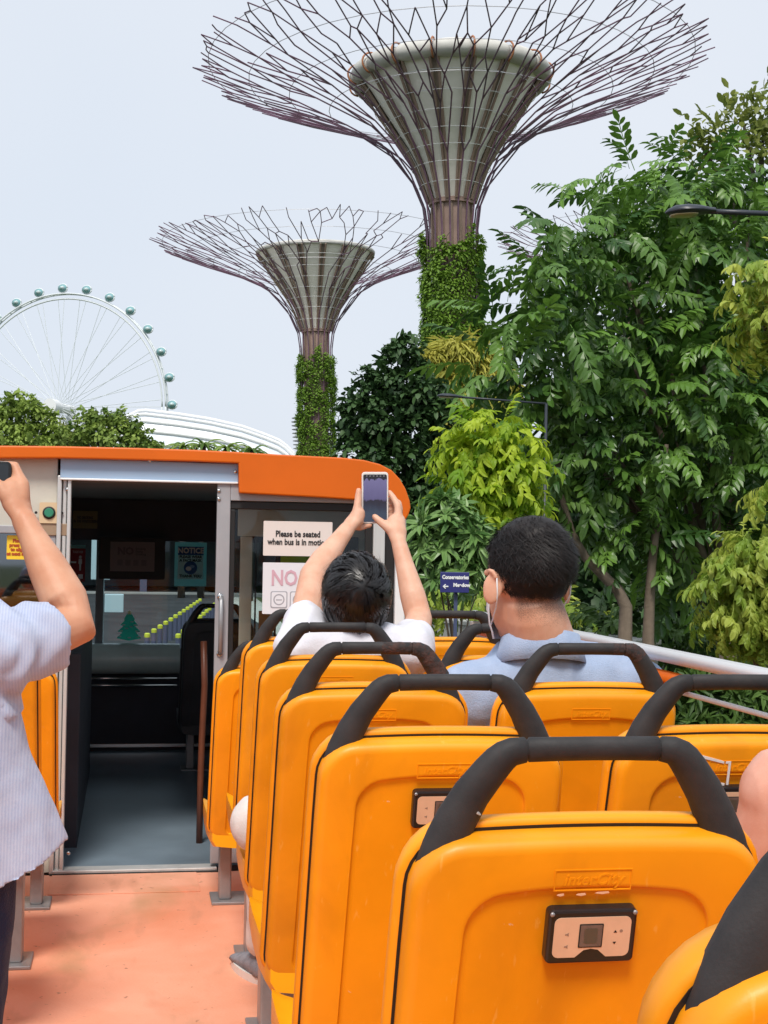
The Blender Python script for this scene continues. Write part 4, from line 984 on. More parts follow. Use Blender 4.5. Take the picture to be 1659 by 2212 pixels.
def tree(name, label, D, lobes, templates, leaf, m, trunk, dens=1.0, droop=0.35, inner=0.3, nparts=0, part='leaf_spray', bark=None, seed=1, cat='tree', group=None, jitter=0.45, tint=(0.0, 0.7), trunk_r=0.16, topb=0.35, ragged=0.05):
    base = at(trunk[0], 1400, D=D+(trunk[1] if len(trunk) > 1 else 0)); base.z = bank(base.x, base.y) if base.y < 110 else GROUND
    root = thing(name, label, cat, base, group=group)
    r = np.random.RandomState(seed+100)
    P, O = sample_lobes(lobes, D, dens, leaf, inner, topb, seed, ragged)
    n = len(P); b = np.array(base)
    fwd = O + np.array([0, 0, -droop]) + jitter*r.randn(n, 3)
    mts = frames(fwd, np.tile([0, 0, 1.0], (n, 1)) + 0.25*r.randn(n, 3))
    sc = leaf*r.uniform(0.7, 1.25, n); tn = r.uniform(tint[0], tint[1], n)
    which = r.randint(0, len(templates), n)
    dist = np.linalg.norm(P-np.array(EYE), axis=1)
    vis = np.array([in_frame(p) for p in P]) if nparts else np.zeros(n, bool)
    order = np.argsort(np.where(vis, dist-1.2*(np.einsum('ij,j->i', O, -np.array(VIEW))), 1e9)); chosen = set(order[:min(nparts, int(vis.sum()))].tolist())
    meshes = [tmesh(part, t, m) for t in templates] if nparts else []
    for i in chosen:
        o = bpy.data.objects.new(part, meshes[which[i]]); COL.objects.link(o); o.parent = root
        mm = Matrix(mts[i].tolist()).to_4x4(); o.matrix_local = Matrix.Translation(Vector(P[i]-b)) @ mm @ Matrix.Scale(sc[i], 4)
    rest = np.array([i for i in range(n) if i not in chosen], dtype=int)
    for k, t in enumerate(templates):
        ii = rest[which[rest] == k]
        if len(ii): kind(leaf_batch('crown', t[0], t[1], P[ii]-b, mts[ii], sc[ii], tn[ii], m, root), 'stuff')
    # trunk and limbs into every lobe
    cs = [at(l[0], l[1], D=D+(l[4] if len(l) > 4 else 0))-base for l in lobes]
    ctr = sum(cs, Vector())/len(cs); fork = Vector((ctr.x*0.15, ctr.y*0.15, max(0.4, min(c.z for c in cs)*0.8)))
    G().tube([(0, 0, -0.3), (fork.x*0.2+0.03, fork.y*0.3, fork.z*0.4), (fork.x*0.7, fork.y*0.6, fork.z*0.8), fork], [trunk_r, trunk_r*0.85, trunk_r*0.75, trunk_r*0.7], 9).obj('trunk', bark or M_BARK, root, True)
    for c in (cs if len(cs) < 9 else cs[::4]):
        mid = fork.lerp(c, 0.5)+Vector((rv.uniform(-.1, .1), rv.uniform(-.1, .1), 0.15))*c.length*0.1
        G().tube([fork*0.98, mid, c.lerp(mid, 0.1)], [trunk_r*0.5, trunk_r*0.3, trunk_r*0.08], 6).obj('limb', bark or M_BARK, root, True)
    return root
L_BIG = leafmat('glossy_leaf', (0.026, 0.080, 0.018), (0.155, 0.30, 0.042), 0.27, 0.38, 0.5)
L_LIME = leafmat('lime_leaf', (0.16, 0.33, 0.018), (0.56, 0.67, 0.05), 0.48, 0.5)
L_NEAR = leafmat('yellow_green_leaf', (0.18, 0.31, 0.03), (0.46, 0.52, 0.09), 0.4, 0.5)
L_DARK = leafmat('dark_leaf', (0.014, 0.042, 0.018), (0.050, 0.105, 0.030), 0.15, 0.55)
L_YEL = leafmat('feathery_leaf', (0.30, 0.32, 0.04), (0.60, 0.56, 0.12), 0.4, 0.6)
L_MID = leafmat('mid_leaf', (0.035, 0.09, 0.018), (0.12, 0.21, 0.04), 0.3, 0.5)
L_OLIVE = leafmat('olive_leaf', (0.10, 0.16, 0.03), (0.27, 0.31, 0.07), 0.4, 0.5)
L_PLUM = leafmat('plumeria_leaf', (0.08, 0.19, 0.05), (0.25, 0.40, 0.12), 0.25, 0.35, 0.5)
L_FAR = leafmat('far_leaf', (0.08, 0.16, 0.028), (0.32, 0.43, 0.09), 0.35, 0.6)
PIN = [pinnate(i) for i in range(4)]
TWG = [twig_spray(i) for i in range(4)]
TWN = [twig_spray(20+i, 13, 0.36, 0.9, 0.45) for i in range(4)]
ROS = [rosette(i) for i in range(3)]
FEA = [feather(i) for i in range(3)]
rc = random.Random(9)
CLP = [clump(8, 0.5, 0.62, 0.5, rc) for _ in range(3)]
CLS = [clump(7, 0.55, 0.42, 0.5, rc) for _ in range(3)]
# the great compound-leaved tree
big = [(1300, 415, 60, 35, 1), (1390, 390, 85, 34, 1), (1440, 450, 95, 38, .9), (1530, 385, 110, 40, 1.5), (1620, 420, 110, 45, 1.5), (1200, 500, 65, 30), (1260, 520, 90, 38, .5), (1370, 530, 110, 40, .6), (1500, 540, 120, 42, .9), (1620, 560, 120, 45, 1),
       (1165, 600, 75, 34), (1270, 625, 110, 36, .3), (1420, 650, 120, 40, .6), (1570, 670, 120, 45, .9), (1130, 680, 85, 30), (1220, 715, 100, 34, -.1), (1350, 745, 120, 38, .3), (1490, 770, 120, 40, .5), (1630, 790, 110, 45, .8),
       (1065, 700, 55, 24), (1060, 770, 50, 26), (1120, 800, 100, 34, -.2), (1240, 830, 110, 36), (1380, 860, 120, 40, .2), (1520, 890, 120, 42, .4), (1640, 910, 110, 50, .7),
       (1120, 870, 60, 30, .1), (1190, 920, 85, 34, .1), (1310, 950, 110, 36, .2), (1450, 985, 120, 40, .3), (1590, 1010, 120, 45, .6), (1230, 1010, 90, 34, .3), (1350, 1060, 110, 38, .3), (1490, 1090, 120, 42, .6), (1300, 1130, 90, 32, .2), (1400, 1170, 100, 34, .2), (1500, 1190, 90, 40, .8), (1440, 1225, 60, 24, .4),
       (1700, 1000, 140, 300, 1.6), (1470, 470, 170, 80, 2.0), (1590, 560, 130, 110, 2.2), (1340, 640, 150, 110, 2.0), (1500, 780, 150, 120, 2.2)]
tree('broadleaf_tree', 'great dark green tree with drooping compound leaves filling the right side', 13, big, PIN, 0.47, L_BIG, (1600, 0.9), dens=4.6, droop=0.45, inner=0.22, nparts=300, part='compound_leaf', trunk_r=0.13, seed=3, ragged=0.0)
lime = [(1030, 920, 45, 26), (1075, 925, 45, 26), (1000, 965, 40, 26), (1060, 975, 55, 28), (1115, 960, 40, 26), (1010, 1020, 50, 30), (1080, 1035, 60, 32), (1135, 1010, 35, 35), (985, 1065, 40, 24), (1045, 1085, 60, 30), (1115, 1085, 45, 35), (1005, 1115, 40, 22), (1075, 1135, 45, 26)]
tree('lime_tree', 'bright lime green tree between the dark tree and the great tree', 11, lime, TWG, 0.215, L_LIME, (1120, 0.5), dens=6.5, droop=0.5, inner=0.25, nparts=220, trunk_r=0.06, seed=5)
near = [(1640, 610, 55, 45), (1650, 700, 45, 40), (1700, 660, 60, 100), (1640, 740, 40, 35), (1600, 1210, 50, 50), (1660, 1190, 70, 60), (1570, 1270, 50, 50), (1640, 1300, 80, 80), (1580, 1340, 55, 45), (1660, 1380, 60, 40), (1710, 1250, 80, 110), (1665, 1055, 25, 30)]
tree('drooping_tree', 'near tree with drooping yellow green leaves at the right edge', 7, near, TWN, 0.150, L_NEAR, (1760, 0.6), dens=5.5, droop=0.8, inner=0.25, nparts=220, trunk_r=0.09, seed=7)
plum = [(960, 1130, 50, 45), (1010, 1180, 55, 45), (940, 1200, 45, 45), (985, 1240, 55, 45), (1050, 1230, 40, 45, .5), (930, 1150, 30, 30)]
tree('plumeria_shrub', 'shrub with long pale green leaf rosettes beside the blue sign', 10.4, plum, ROS, 0.155, L_PLUM, (990,), dens=2.6, droop=-0.4, inner=0.1, nparts=120, part='leaf_rosette', trunk_r=0.022, seed=9, cat='shrub', topb=0.8)
dark = [(880, 770, 40, 45), (855, 820, 60, 50), (800, 840, 45, 45), (905, 850, 60, 60), (770, 905, 40, 50), (840, 910, 80, 65), (930, 930, 70, 70), (790, 990, 60, 70), (870, 1010, 90, 80), (950, 1030, 70, 80), (800, 1080, 70, 70), (890, 1110, 90, 80), (960, 1140, 60, 70), (850, 1200, 110, 80), (970, 1240, 60, 70)]
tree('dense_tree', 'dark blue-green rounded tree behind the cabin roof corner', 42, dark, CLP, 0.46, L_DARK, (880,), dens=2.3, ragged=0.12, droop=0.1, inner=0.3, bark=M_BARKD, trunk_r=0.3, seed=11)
yel = [(990, 775, 55, 40), (1030, 800, 50, 50), (960, 800, 35, 45), (1000, 850, 60, 50), (1060, 860, 50, 60), (985, 910, 50, 45), (1040, 930, 60, 50), (985, 980, 40, 60)]
tree('feathery_tree', 'yellow-green feathery tree behind the dark rounded tree', 46, yel, FEA, 0.55, L_YEL, (1020,), dens=6, droop=0.5, inner=0.3, bark=M_BARKD, trunk_r=0.25, seed=13)
oliv = [(1600, 230, 45, 45), (1650, 260, 60, 70), (1500, 290, 40, 32), (1550, 310, 55, 40), (1620, 330, 70, 55), (1500, 330, 35, 30), (1700, 330, 60, 60)]
tree('airy_tree', 'airy olive tree top rising above the great tree at upper right', 24, oliv, CLS, 0.42, L_OLIVE, (1640,), dens=1.6, droop=0.2, inner=0.35, bark=M_BARKD, trunk_r=0.18, seed=15)
# woodland behind, tree by tree
back = [('tall dim tree behind the lime tree', 1120, [(1060, 1010, 90, 90), (1150, 1060, 110, 100), (1090, 1180, 120, 110), (1180, 1220, 90, 100)], 30),
        ('dim tree standing behind the masked passenger', 1300, [(1300, 900, 120, 110, 1), (1260, 1060, 120, 110), (1360, 1130, 120, 110), (1290, 1280, 120, 90)], 26),
        ('dim tree deep behind the great tree trunk', 1480, [(1480, 820, 130, 130, 1), (1470, 1030, 130, 120), (1540, 1200, 130, 120), (1450, 1320, 110, 90)], 24),
        ('dim tree in the shade at the far right edge', 1660, [(1640, 880, 120, 150, 1), (1650, 1100, 120, 130), (1640, 1290, 120, 110)], 23)]
for i, (lb, u, lo, d) in enumerate(back):
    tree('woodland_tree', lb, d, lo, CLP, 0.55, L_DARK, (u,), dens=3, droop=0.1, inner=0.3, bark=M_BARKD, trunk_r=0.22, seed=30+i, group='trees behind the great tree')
# shrubs on the bank below
sh_ = [((1500, 1520), [(1480, 1520, 50, 45), (1540, 1500, 55, 45), (1600, 1520, 60, 50), (1660, 1510, 60, 50), (1560, 1580, 120, 50)], 12, 'broad-leaved shrub bank below the white rail', L_MID, ROS, 0.20, 3),
       ((1400, 1380), [(1330, 1370, 60, 40), (1400, 1340, 50, 40), (1460, 1390, 60, 50), (1530, 1430, 60, 50), (1600, 1450, 70, 45)], 17, 'shaded shrub thicket around the slender trunks', L_MID, TWG, 0.36, 3),
       ((1080, 1300), [(1010, 1300, 35, 30), (1060, 1290, 40, 35), (1110, 1310, 40, 35), (1160, 1320, 50, 35), (1230, 1340, 60, 35)], 19, 'yellowish variegated shrub below the blue sign', L_NEAR, TWG, 0.32, 3),
       ((940, 1310), [(920, 1290, 30, 30), (950, 1310, 35, 25), (890, 1310, 30, 30)], 19, 'small yellowish shrub left of the blue sign', L_NEAR, TWG, 0.30, 3)]
for i, (b_, lo, d, lb, m_, tp, lf, dn) in enumerate(sh_):
    tree('garden_shrub', lb, d, lo, tp, lf, m_, (b_[0],), dens=dn, droop=0.0, inner=0.2, trunk_r=0.03, seed=50+i, cat='shrub', group='shrubs on the bank', nparts=60, part='leaf_rosette' if tp is ROS else 'leaf_spray')
# slender pale trunks in the shade
def stem(label, pts, r0, D):
    P_ = [at(u, v, D=D) for u, v in pts]; b0 = P_[0].copy(); b0.z = bank(b0.x, b0.y)-0.2
    root = thing('slender_trunk', label, 'tree', b0, group='slender trunks in the shade')
    G().tube([(0, 0, 0)]+[p-b0 for p in P_], [r0]+[r0*(1-0.8*i/len(P_)) for i in range(len(P_))], 9).obj('trunk', M_BARK, root, True)
    tip = P_[-1]-b0
    T_, F_ = TWG[0]
    r = np.random.RandomState(int(pts[0][0])); pp = np.array(tip)[None, :]+r.randn(26, 3)*np.array([.30, .30, .22]); f_ = r.randn(26, 3)+np.array([0, 0, -.3])
    kind(leaf_batch('crown', T_, F_, pp, frames(f_), np.full(26, .3), r.rand(26)*0.6, L_MID, root), 'stuff')
stem('pale trunk bending left in the shade right of the masked head', [(1352, 1440), (1350, 1380), (1352, 1310), (1335, 1275), (1300, 1240), (1265, 1205), (1235, 1150), (1215, 1080), (1205, 1000)], 0.072, 12.9)
stem('straight pale trunk between the bent trunk and the drooping leaves', [(1402, 1440), (1400, 1380), (1403, 1300), (1408, 1220), (1418, 1140), (1432, 1050), (1440, 960)], 0.062, 13.0)
# far trees on the left, above the cabin roof
far = [('bushy far tree at the left edge in front of the wheel', 60, [(12, 880, 28, 22), (45, 866, 30, 20), (70, 890, 30, 24), (0, 905, 35, 25), (98, 908, 28, 20), (35, 915, 45, 30), (118, 935, 25, 20), (80, 940, 45, 28), (10, 950, 50, 30), (60, 965, 80, 30)], 120),
       ('rounded far tree right of the wheel hub', 230, [(185, 905, 26, 16), (218, 897, 30, 15), (255, 902, 28, 15), (282, 918, 26, 15), (200, 928, 35, 20), (245, 928, 40, 20), (300, 940, 26, 15), (170, 945, 35, 22), (230, 955, 60, 22), (290, 962, 45, 18), (330, 962, 25, 10)], 125),
       ('reddish-brown far treetop between the two bushy trees', 145, [(140, 950, 30, 30), (155, 970, 40, 30)], 130)]
for i, (lb, u, lo, d) in enumerate(far):
    tree('far_tree', lb, d, lo, CLP, 0.75, L_FAR if i < 2 else L_OLIVE, (u,), dens=2.0, ragged=0.22, droop=0.1, inner=0.3, bark=M_BARKD, trunk_r=0.4, seed=60+i, group='treetops above the cabin roof')
def palm(label, u, v, D, s):
    c = at(u, v, D=D); b0 = Vector((c.x, c.y, GROUND))
    root = thing('palm_tree', label, 'palm', b0, group='palms behind the cabin roof')
    G().tube([(0, 0, 0), (0, 0, c.z-GROUND)], [0.25, 0.16], 8).obj('trunk', M_BARKD, root, True)
    for k in range(19):
        a = 2*math.pi*k/19+0.3*rv.random(); e = rv.uniform(0.1, 1.0); g = G(); V, F = [], []
        for i in range(8):
            t = i/7; p = Vector((math.cos(a)*t*s, math.sin(a)*t*s, e*t*s-0.9*t*t*s)); w = 0.07*s*math.sin(math.pi*min(1, t*0.9+0.1))
            n_ = Vector((-math.sin(a), math.cos(a), 0)); V += [p+n_*w-Vector((0, 0, w*0.7)), p, p-n_*w-Vector((0, 0, w*0.7))]
        F = [(3*i, 3*i+1, 3*i+4, 3*i+3) for i in range(7)]+[(3*i+1, 3*i+2, 3*i+5, 3*i+4) for i in range(7)]
        g.add([p+Vector((0, 0, c.z-GROUND)) for p in V], F).obj('frond', L_FAR, root)
for i, (u, v, lb) in enumerate(((398, 962, 'small palm crown farthest left above the cabin roof'), (440, 958, 'leafy palm crown in the middle above the cabin roof'), (490, 964, 'palm crown right of the middle one above the roof'), (545, 970, 'low palm crown nearest the smaller supertree'))):
    palm(lb, u, v+4, 95, 1.7)
# ------------------------------------------------------------------ street lamps, sign, wall
M_LAMP = mat('dark_lamp_paint', (0.025, 0.030, 0.042), 0.4)
def lamp(label, pts, D, w, hl, pole):
    """flat street-lamp head on a long arm reaching in from its pole"""
    P_ = [at(u, v, D=D) for u, v in pts]
    a, b = P_[0], P_[1]; ax = (b-a); ln = ax.length; ax.normalize(); sd_ = ax.cross(Vector((0, 0, 1))).normalized(); upv = sd_.cross(ax)
    base = at(pole[0], pole[1], D=D); top_ = base.copy(); base.z = bank(base.x, base.y) if base.x > 2.5 else GROUND
    root = thing('street_lamp', label, 'street lamp', base, group='dark street lamps')
    rings = []
    for t, ww, hh in ((0, .10, .15), (.06, .45, .5), (.2, .85, .9), (.45, 1.0, 1.0), (.7, .85, .8), (.88, .5, .55), (1.0, .3, .45)):
        c = a+ax*(t*ln); rings.append([c+sd_*(w*ww*math.cos(x))+upv*(hl*hh*(max(0, math.sin(x))*1.0+min(0, math.sin(x))*0.45)) - base for x in [2*math.pi*k/16 for k in range(16)]])
    hd = G().loft(rings).obj('lamp_head', M_LAMP, root, auto=60)
    rings = []
    for t, ww in ((.10, .3), (.2, .6), (.5, .75), (.62, .6)):
        c = a+ax*(t*ln)-upv*hl*0.42; rings.append([c+sd_*(w*ww*math.cos(x))+upv*(hl*0.18*math.sin(x)) - base for x in [2*math.pi*k/12 for k in range(12)]])
    G().loft(rings).obj('lens', mat('cream_lens', (0.45, 0.40, 0.22), 0.2), hd, True)
    G().tube([b-base-ax*0.05]+[p-base for p in P_[2:]], hl*0.36, 10).obj('arm', M_LAMP, root, True)
    G().tube([(0, 0, 0), top_-base], [hl*0.8, hl*0.5], 12).obj('pole', M_LAMP, root, True)
lamp('large dark street lamp head over the great tree at upper right', [(1437, 460), (1545, 456), (1600, 459), (1720, 464)], 9.5, 0.11, 0.050, (1720, 464))
lamp('distant dark street lamp in front of the feathery tree', [(944, 855), (1000, 858), (1052, 862), (1180, 872)], 11.9, 0.075, 0.024, (1180, 872))
sg = at(982, 1258, D=9.9); b0 = Vector((sg.x, sg.y, bank(sg.x, sg.y)))
sign = thing('direction_sign', 'dark blue direction sign with white arrow among the shrubs', 'sign', b0, rotz=-YAW)
w, h = 62*K/FPX*9.9, 44*K/FPX*9.9; zc = sg.z-b0.z
bx('panel', (-w/2, -0.02, zc-h/2), (w/2, 0.02, zc+h/2), mat('navy_sign', (0.022, 0.026, 0.16), 0.5), sign)
text('lettering', 'Conservatories', h*0.26, M_WHITE, sign, (-w*0.44, -0.022, zc+h*0.25), align='LEFT', bold=0.002, sx=0.8)
text('second_lettering', 'Meadow', h*0.24, M_WHITE, sign, (-w*0.05, -0.022, zc-h*0.13), align='LEFT', bold=0.002)
G().prism([(-w*.42, -h*.20), (-w*.33, -h*.08), (-w*.30, -h*.11), (-w*.345, -h*.17), (-w*.22, -h*.17), (-w*.22, -h*.23), (-w*.345, -h*.23), (-w*.30, -h*.29), (-w*.33, -h*.32)], lambda a, b, d: (a, d, b+zc), -0.025, -0.021).obj('arrow', M_WHITE, sign)
bx('post', (w*0.0, 0.025, -0.2), (w*0.12, 0.09, zc+h*0.4), mat('blue_post', (0.06, 0.08, 0.16), 0.5), sign)
p0 = at(850, 1362, D=22); p1 = at(1100, 1362, D=19)
pl = thing('planter_wall', 'low grey concrete planter wall beyond the orange seats', 'wall', (p0.x, p0.y, GROUND))
dv = p1-p0; yaw_ = math.atan2(dv.y, dv.x); pl.rotation_euler = (0, 0, yaw_)
ln = math.hypot(dv.x, dv.y)
bx('wall_body', (-1, -0.15, 0), (ln+3, 0.15, p0.z-GROUND+0.22), mat('grey_concrete', (0.36, 0.36, 0.33), 0.85, var=0.2, vscale=2), pl, 0.01)
bx('coping', (-1.02, -0.18, p0.z-GROUND+0.222), (ln+3.02, 0.18, p0.z-GROUND+0.28), mat('pale_coping', (0.44, 0.44, 0.41), 0.8), pl, 0.01)
# ------------------------------------------------------------------ seen through the windscreen: bollards, shelter, pole
M_BOL = mat('slate_bollard', (0.075, 0.08, 0.13), 0.5); M_BOLY = mat('yellow_band', (0.60, 0.62, 0.05), 0.5)
a = at(318, 1372, Z=GROUND+0.95); b = at(432, 1296, Z=GROUND+0.95)
bol = thing('bollard', 'x', 'bollard', (0, 0, GROUND))
G().tube([(0, 0, 0), (0, 0, 0.74)], 0.085, 12).obj('shaft', M_BOL, bol, auto=40)
G().lathe([(0.088, 0.72), (0.092, 0.74), (0.092, 0.83), (0.05, 0.86)], 12).obj('yellow_band', M_BOLY, bol, auto=40)
NB = 13; ORD = ['first', 'second', 'third', 'fourth', 'fifth', 'sixth', 'seventh', 'eighth', 'ninth', 'tenth', 'eleventh', 'twelfth', 'thirteenth']
for i in range(NB):
    for j in range(2):
        p = a.lerp(b, i/(NB-1)); p = Vector((p.x+(0.0 if j == 0 else 0.95), p.y-0.2*j, GROUND+0.16))
        if i == 0 and j == 0: o = bol; o.location = p
        else: o = dup(bol, p)
        o['label'] = '%s yellow-banded bollard from the near end, %s row beyond the windscreen' % (ORD[i], ('left', 'right')[j]); o['group'] = 'bollards along the driveway'; o['category'] = 'bollard'
sc_ = at(330, 1180, D=112)
shl = thing('driveway_shelter', 'long dark shelter on slim columns beyond the bollards', 'shelter', (sc_.x, sc_.y, GROUND))
bx('roof', (-30, -9, 6.0), (34, 12, 6.6), M_CABGREY, shl)
bx('back_wall', (-30, 11, 0), (34, 12, 6.0), mat('shaded_wall', (0.10, 0.12, 0.12), 0.8, var=0.3, vscale=0.2), shl)
for i in range(12):
    bx('column', (-29+i*5.6, -8, 0), (-28.5+i*5.6, -7.5, 6.0), M_BOL, shl)
bx('pale_kerb', (-30, -12, 0), (34, -9.5, 0.25), M_PAVE, shl)
tp = at(216, 1340, Z=GROUND)
tl = thing('signal_pole', 'pale teal signal pole with control box seen through the windscreen', 'pole', (at(216, 1300, D=46).x, at(216, 1300, D=46).y, GROUND))
zt = at(216, 1165, D=46).z-GROUND
M_TEALP = mat('pale_teal_paint', (0.40, 0.52, 0.55), 0.5)
G().tube([(0, 0, 0), (0, 0, zt)], 0.13, 10).obj('shaft', M_TEALP, tl, auto=40)
bx('control_box', (0.15, -0.3, at(216, 1322, D=46).z-GROUND), (0.75, 0.3, at(216, 1283, D=46).z-GROUND), M_TEALP, tl, 0.02)
bx('head_box', (-0.3, -0.25, zt-1.3), (0.3, 0.25, zt), M_TEALP, tl, 0.02)
# ================================================================== people
def skinmat(name, col, rough=0.5):
    m = mat(name, col, rough, col2=tuple(c*f for c, f in zip(col, (0.90, 0.78, 0.72))), vscale=16, det=7, bump=0.06, bscale=350, spec=0.35)
    b = m.node_tree.nodes['Principled BSDF']; b.inputs['Subsurface Weight'].default_value = 0.12; b.inputs['Subsurface Radius'].default_value = (0.012, 0.005, 0.003); b.inputs['Subsurface Scale'].default_value = 0.6
    return m
SK_A = skinmat('skin_warm', (0.62, 0.335, 0.215)); SK_B = skinmat('skin_light', (0.70, 0.42, 0.30)); SK_C = skinmat('skin_tan', (0.56, 0.275, 0.165)); SK_D = skinmat('skin_pink', (0.74, 0.40, 0.30))
def clothmat(name, col, stripe=0.0, sc=120, bump=0.3, col2=None):
    m = mat(name, col, 0.85, col2=col2 or tuple(c*0.9 for c in col), vscale=25, bump=bump, bscale=sc, spec=0.15)
    b = m.node_tree.nodes['Principled BSDF']; b.inputs['Sheen Weight'].default_value = 0.1
    return m
C_SEER = clothmat('pale_blue_seersucker', (0.42, 0.47, 0.62), bump=0.08, sc=300, col2=(0.36, 0.41, 0.57))
def stripes(m, col, freq):
    n = m.node_tree.nodes; l = m.node_tree.links; b = n['Principled BSDF']; src = b.inputs['Base Color'].links[0].from_socket
    tc = n.new('ShaderNodeTexCoord'); w_ = n.new('ShaderNodeTexWave'); w_.bands_direction = 'X'; w_.inputs['Scale'].default_value = freq; w_.inputs['Distortion'].default_value = 1.5; w_.inputs['Detail Scale'].default_value = 3
    l.new(tc.outputs['Object'], w_.inputs['Vector']); x_ = n.new('ShaderNodeMix'); x_.data_type = 'RGBA'; x_.inputs['B'].default_value = (*col, 1); l.new(src, x_.inputs['A'])
    r_ = n.new('ShaderNodeMath'); r_.operation = 'MULTIPLY'; r_.inputs[1].default_value = 0.30; l.new(w_.outputs['Fac'], r_.inputs[0]); l.new(r_.outputs[0], x_.inputs['Factor']); l.new(x_.outputs['Result'], b.inputs['Base Color'])
stripes(C_SEER, (0.66, 0.69, 0.76), 60)
C_WHITE = clothmat('white_tee', (0.70, 0.70, 0.76), bump=0.15, sc=200, col2=(0.64, 0.64, 0.71))
C_BLUE = clothmat('pale_blue_polo', (0.36, 0.44, 0.60), bump=0.25, sc=300, col2=(0.31, 0.39, 0.55))
C_JEAN = clothmat('navy_denim', (0.022, 0.030, 0.075), bump=0.3, sc=250)
C_PANT = clothmat('white_trousers', (0.72, 0.70, 0.68), bump=0.15, sc=200)
C_TEAL = clothmat('grey_top', (0.30, 0.30, 0.33), bump=0.15, sc=200)
HAIR = mat('black_hair', (0.014, 0.012, 0.012), 0.33, var=0.3, vscale=30, spec=0.5)
HAIRB = mat('brown_black_hair', (0.017, 0.0135, 0.013), 0.55, var=0.3, vscale=30, spec=0.28)
SOLE = mat('white_rubber', (0.70, 0.69, 0.66), 0.6); SHOE = mat('grey_canvas', (0.24, 0.26, 0.30), 0.8, var=0.25, vscale=40, bump=0.3, bscale=200)
EYEW = mat('eye_white', (0.75, 0.73, 0.70), 0.2); EYED = mat('dark_iris', (0.02, 0.012, 0.008), 0.15)
def blob(name, g, voxel, it, m, root, disp=None):
    """union of overlapping closed shapes as one continuous skin"""
    o = bpy.data.objects.new('tmp', g.mesh('tmp'))
    r = o.modifiers.new('r', 'REMESH'); r.mode = 'VOXEL'; r.voxel_size = voxel; r.use_smooth_shade = True
    s = o.modifiers.new('s', 'SMOOTH'); s.factor = 0.5; s.iterations = it
    me = baked(o); me.name = name
    if disp:
        nv = len(me.vertices); co = np.empty(nv*3); me.vertices.foreach_get('co', co); co = co.reshape(-1, 3)
        no = np.array([tuple(x.vector) for x in me.vertex_normals])
        co += no*np.array([disp(Vector(c)) for c in co])[:, None]
        me.vertices.foreach_set('co', co.ravel()); me.update()
    me.materials.clear(); q = link(name, me, m, root)
    q.location = -Vector(root.location)
    return q
def ch(g, pts, rad, n=14, ratio=1.0, ref=None): return g.tube(pts, rad, n, ratio, ref, round_ends=True)
def put(o, root): o.location = -Vector(root.location); return o
def head(g, c, rot, s=1.0):
    """cranium, jaw, nose, lips, brow and ears; +y is where the face looks"""
    def p(x, y, z): return Vector(c)+rot @ (Vector((x, y, z))*s)
    g.ell(p(0, -0.012, 0.030), (0.076*s, 0.094*s, 0.086*s), rot)
    g.ell(p(0, 0.022, -0.030), (0.062*s, 0.070*s, 0.088*s), rot)
    g.ell(p(0, 0.060, -0.088), (0.030*s, 0.026*s, 0.022*s), rot)
    g.tube([p(0, 0.088, 0.012), p(0, 0.104, -0.022), p(0, 0.100, -0.034)], [0.007*s, 0.012*s, 0.013*s], 10, round_ends=True)
    g.tube([p(-0.022, 0.084, -0.066), p(0, 0.092, -0.066), p(0.022, 0.084, -0.066)], 0.0075*s, 8, round_ends=True)
    for sx in (-1, 1):
        g.tube([p(sx*0.045, 0.074, 0.026), p(sx*0.02, 0.086, 0.028)], 0.008*s, 8, round_ends=True)
        g.ell(p(sx*0.086, -0.012, -0.008), (0.008*s, 0.021*s, 0.033*s), rot @ Matrix.Rotation(sx*R(-40), 3, 'Z') @ Matrix.Rotation(R(12), 3, 'X'), 14, 10)
        g.tube([p(sx*0.086, -0.026, 0.012), p(sx*0.092, -0.022, 0.024), p(sx*0.088, -0.004, 0.027)], 0.005*s, 8, round_ends=True)
    return p
def eyes(p, root, s=1.0):
    for sx in (-1, 1):
        e = put(G().ell(p(sx*0.030, 0.082, 0.008), (0.0125*s,)*3, n=12, m=8).obj('eye', EYEW, root, True), root)
        G().ell(p(sx*0.030, 0.092, 0.008), (0.006*s, 0.0045*s, 0.006*s), n=10, m=6).obj('iris', EYED, e, True)
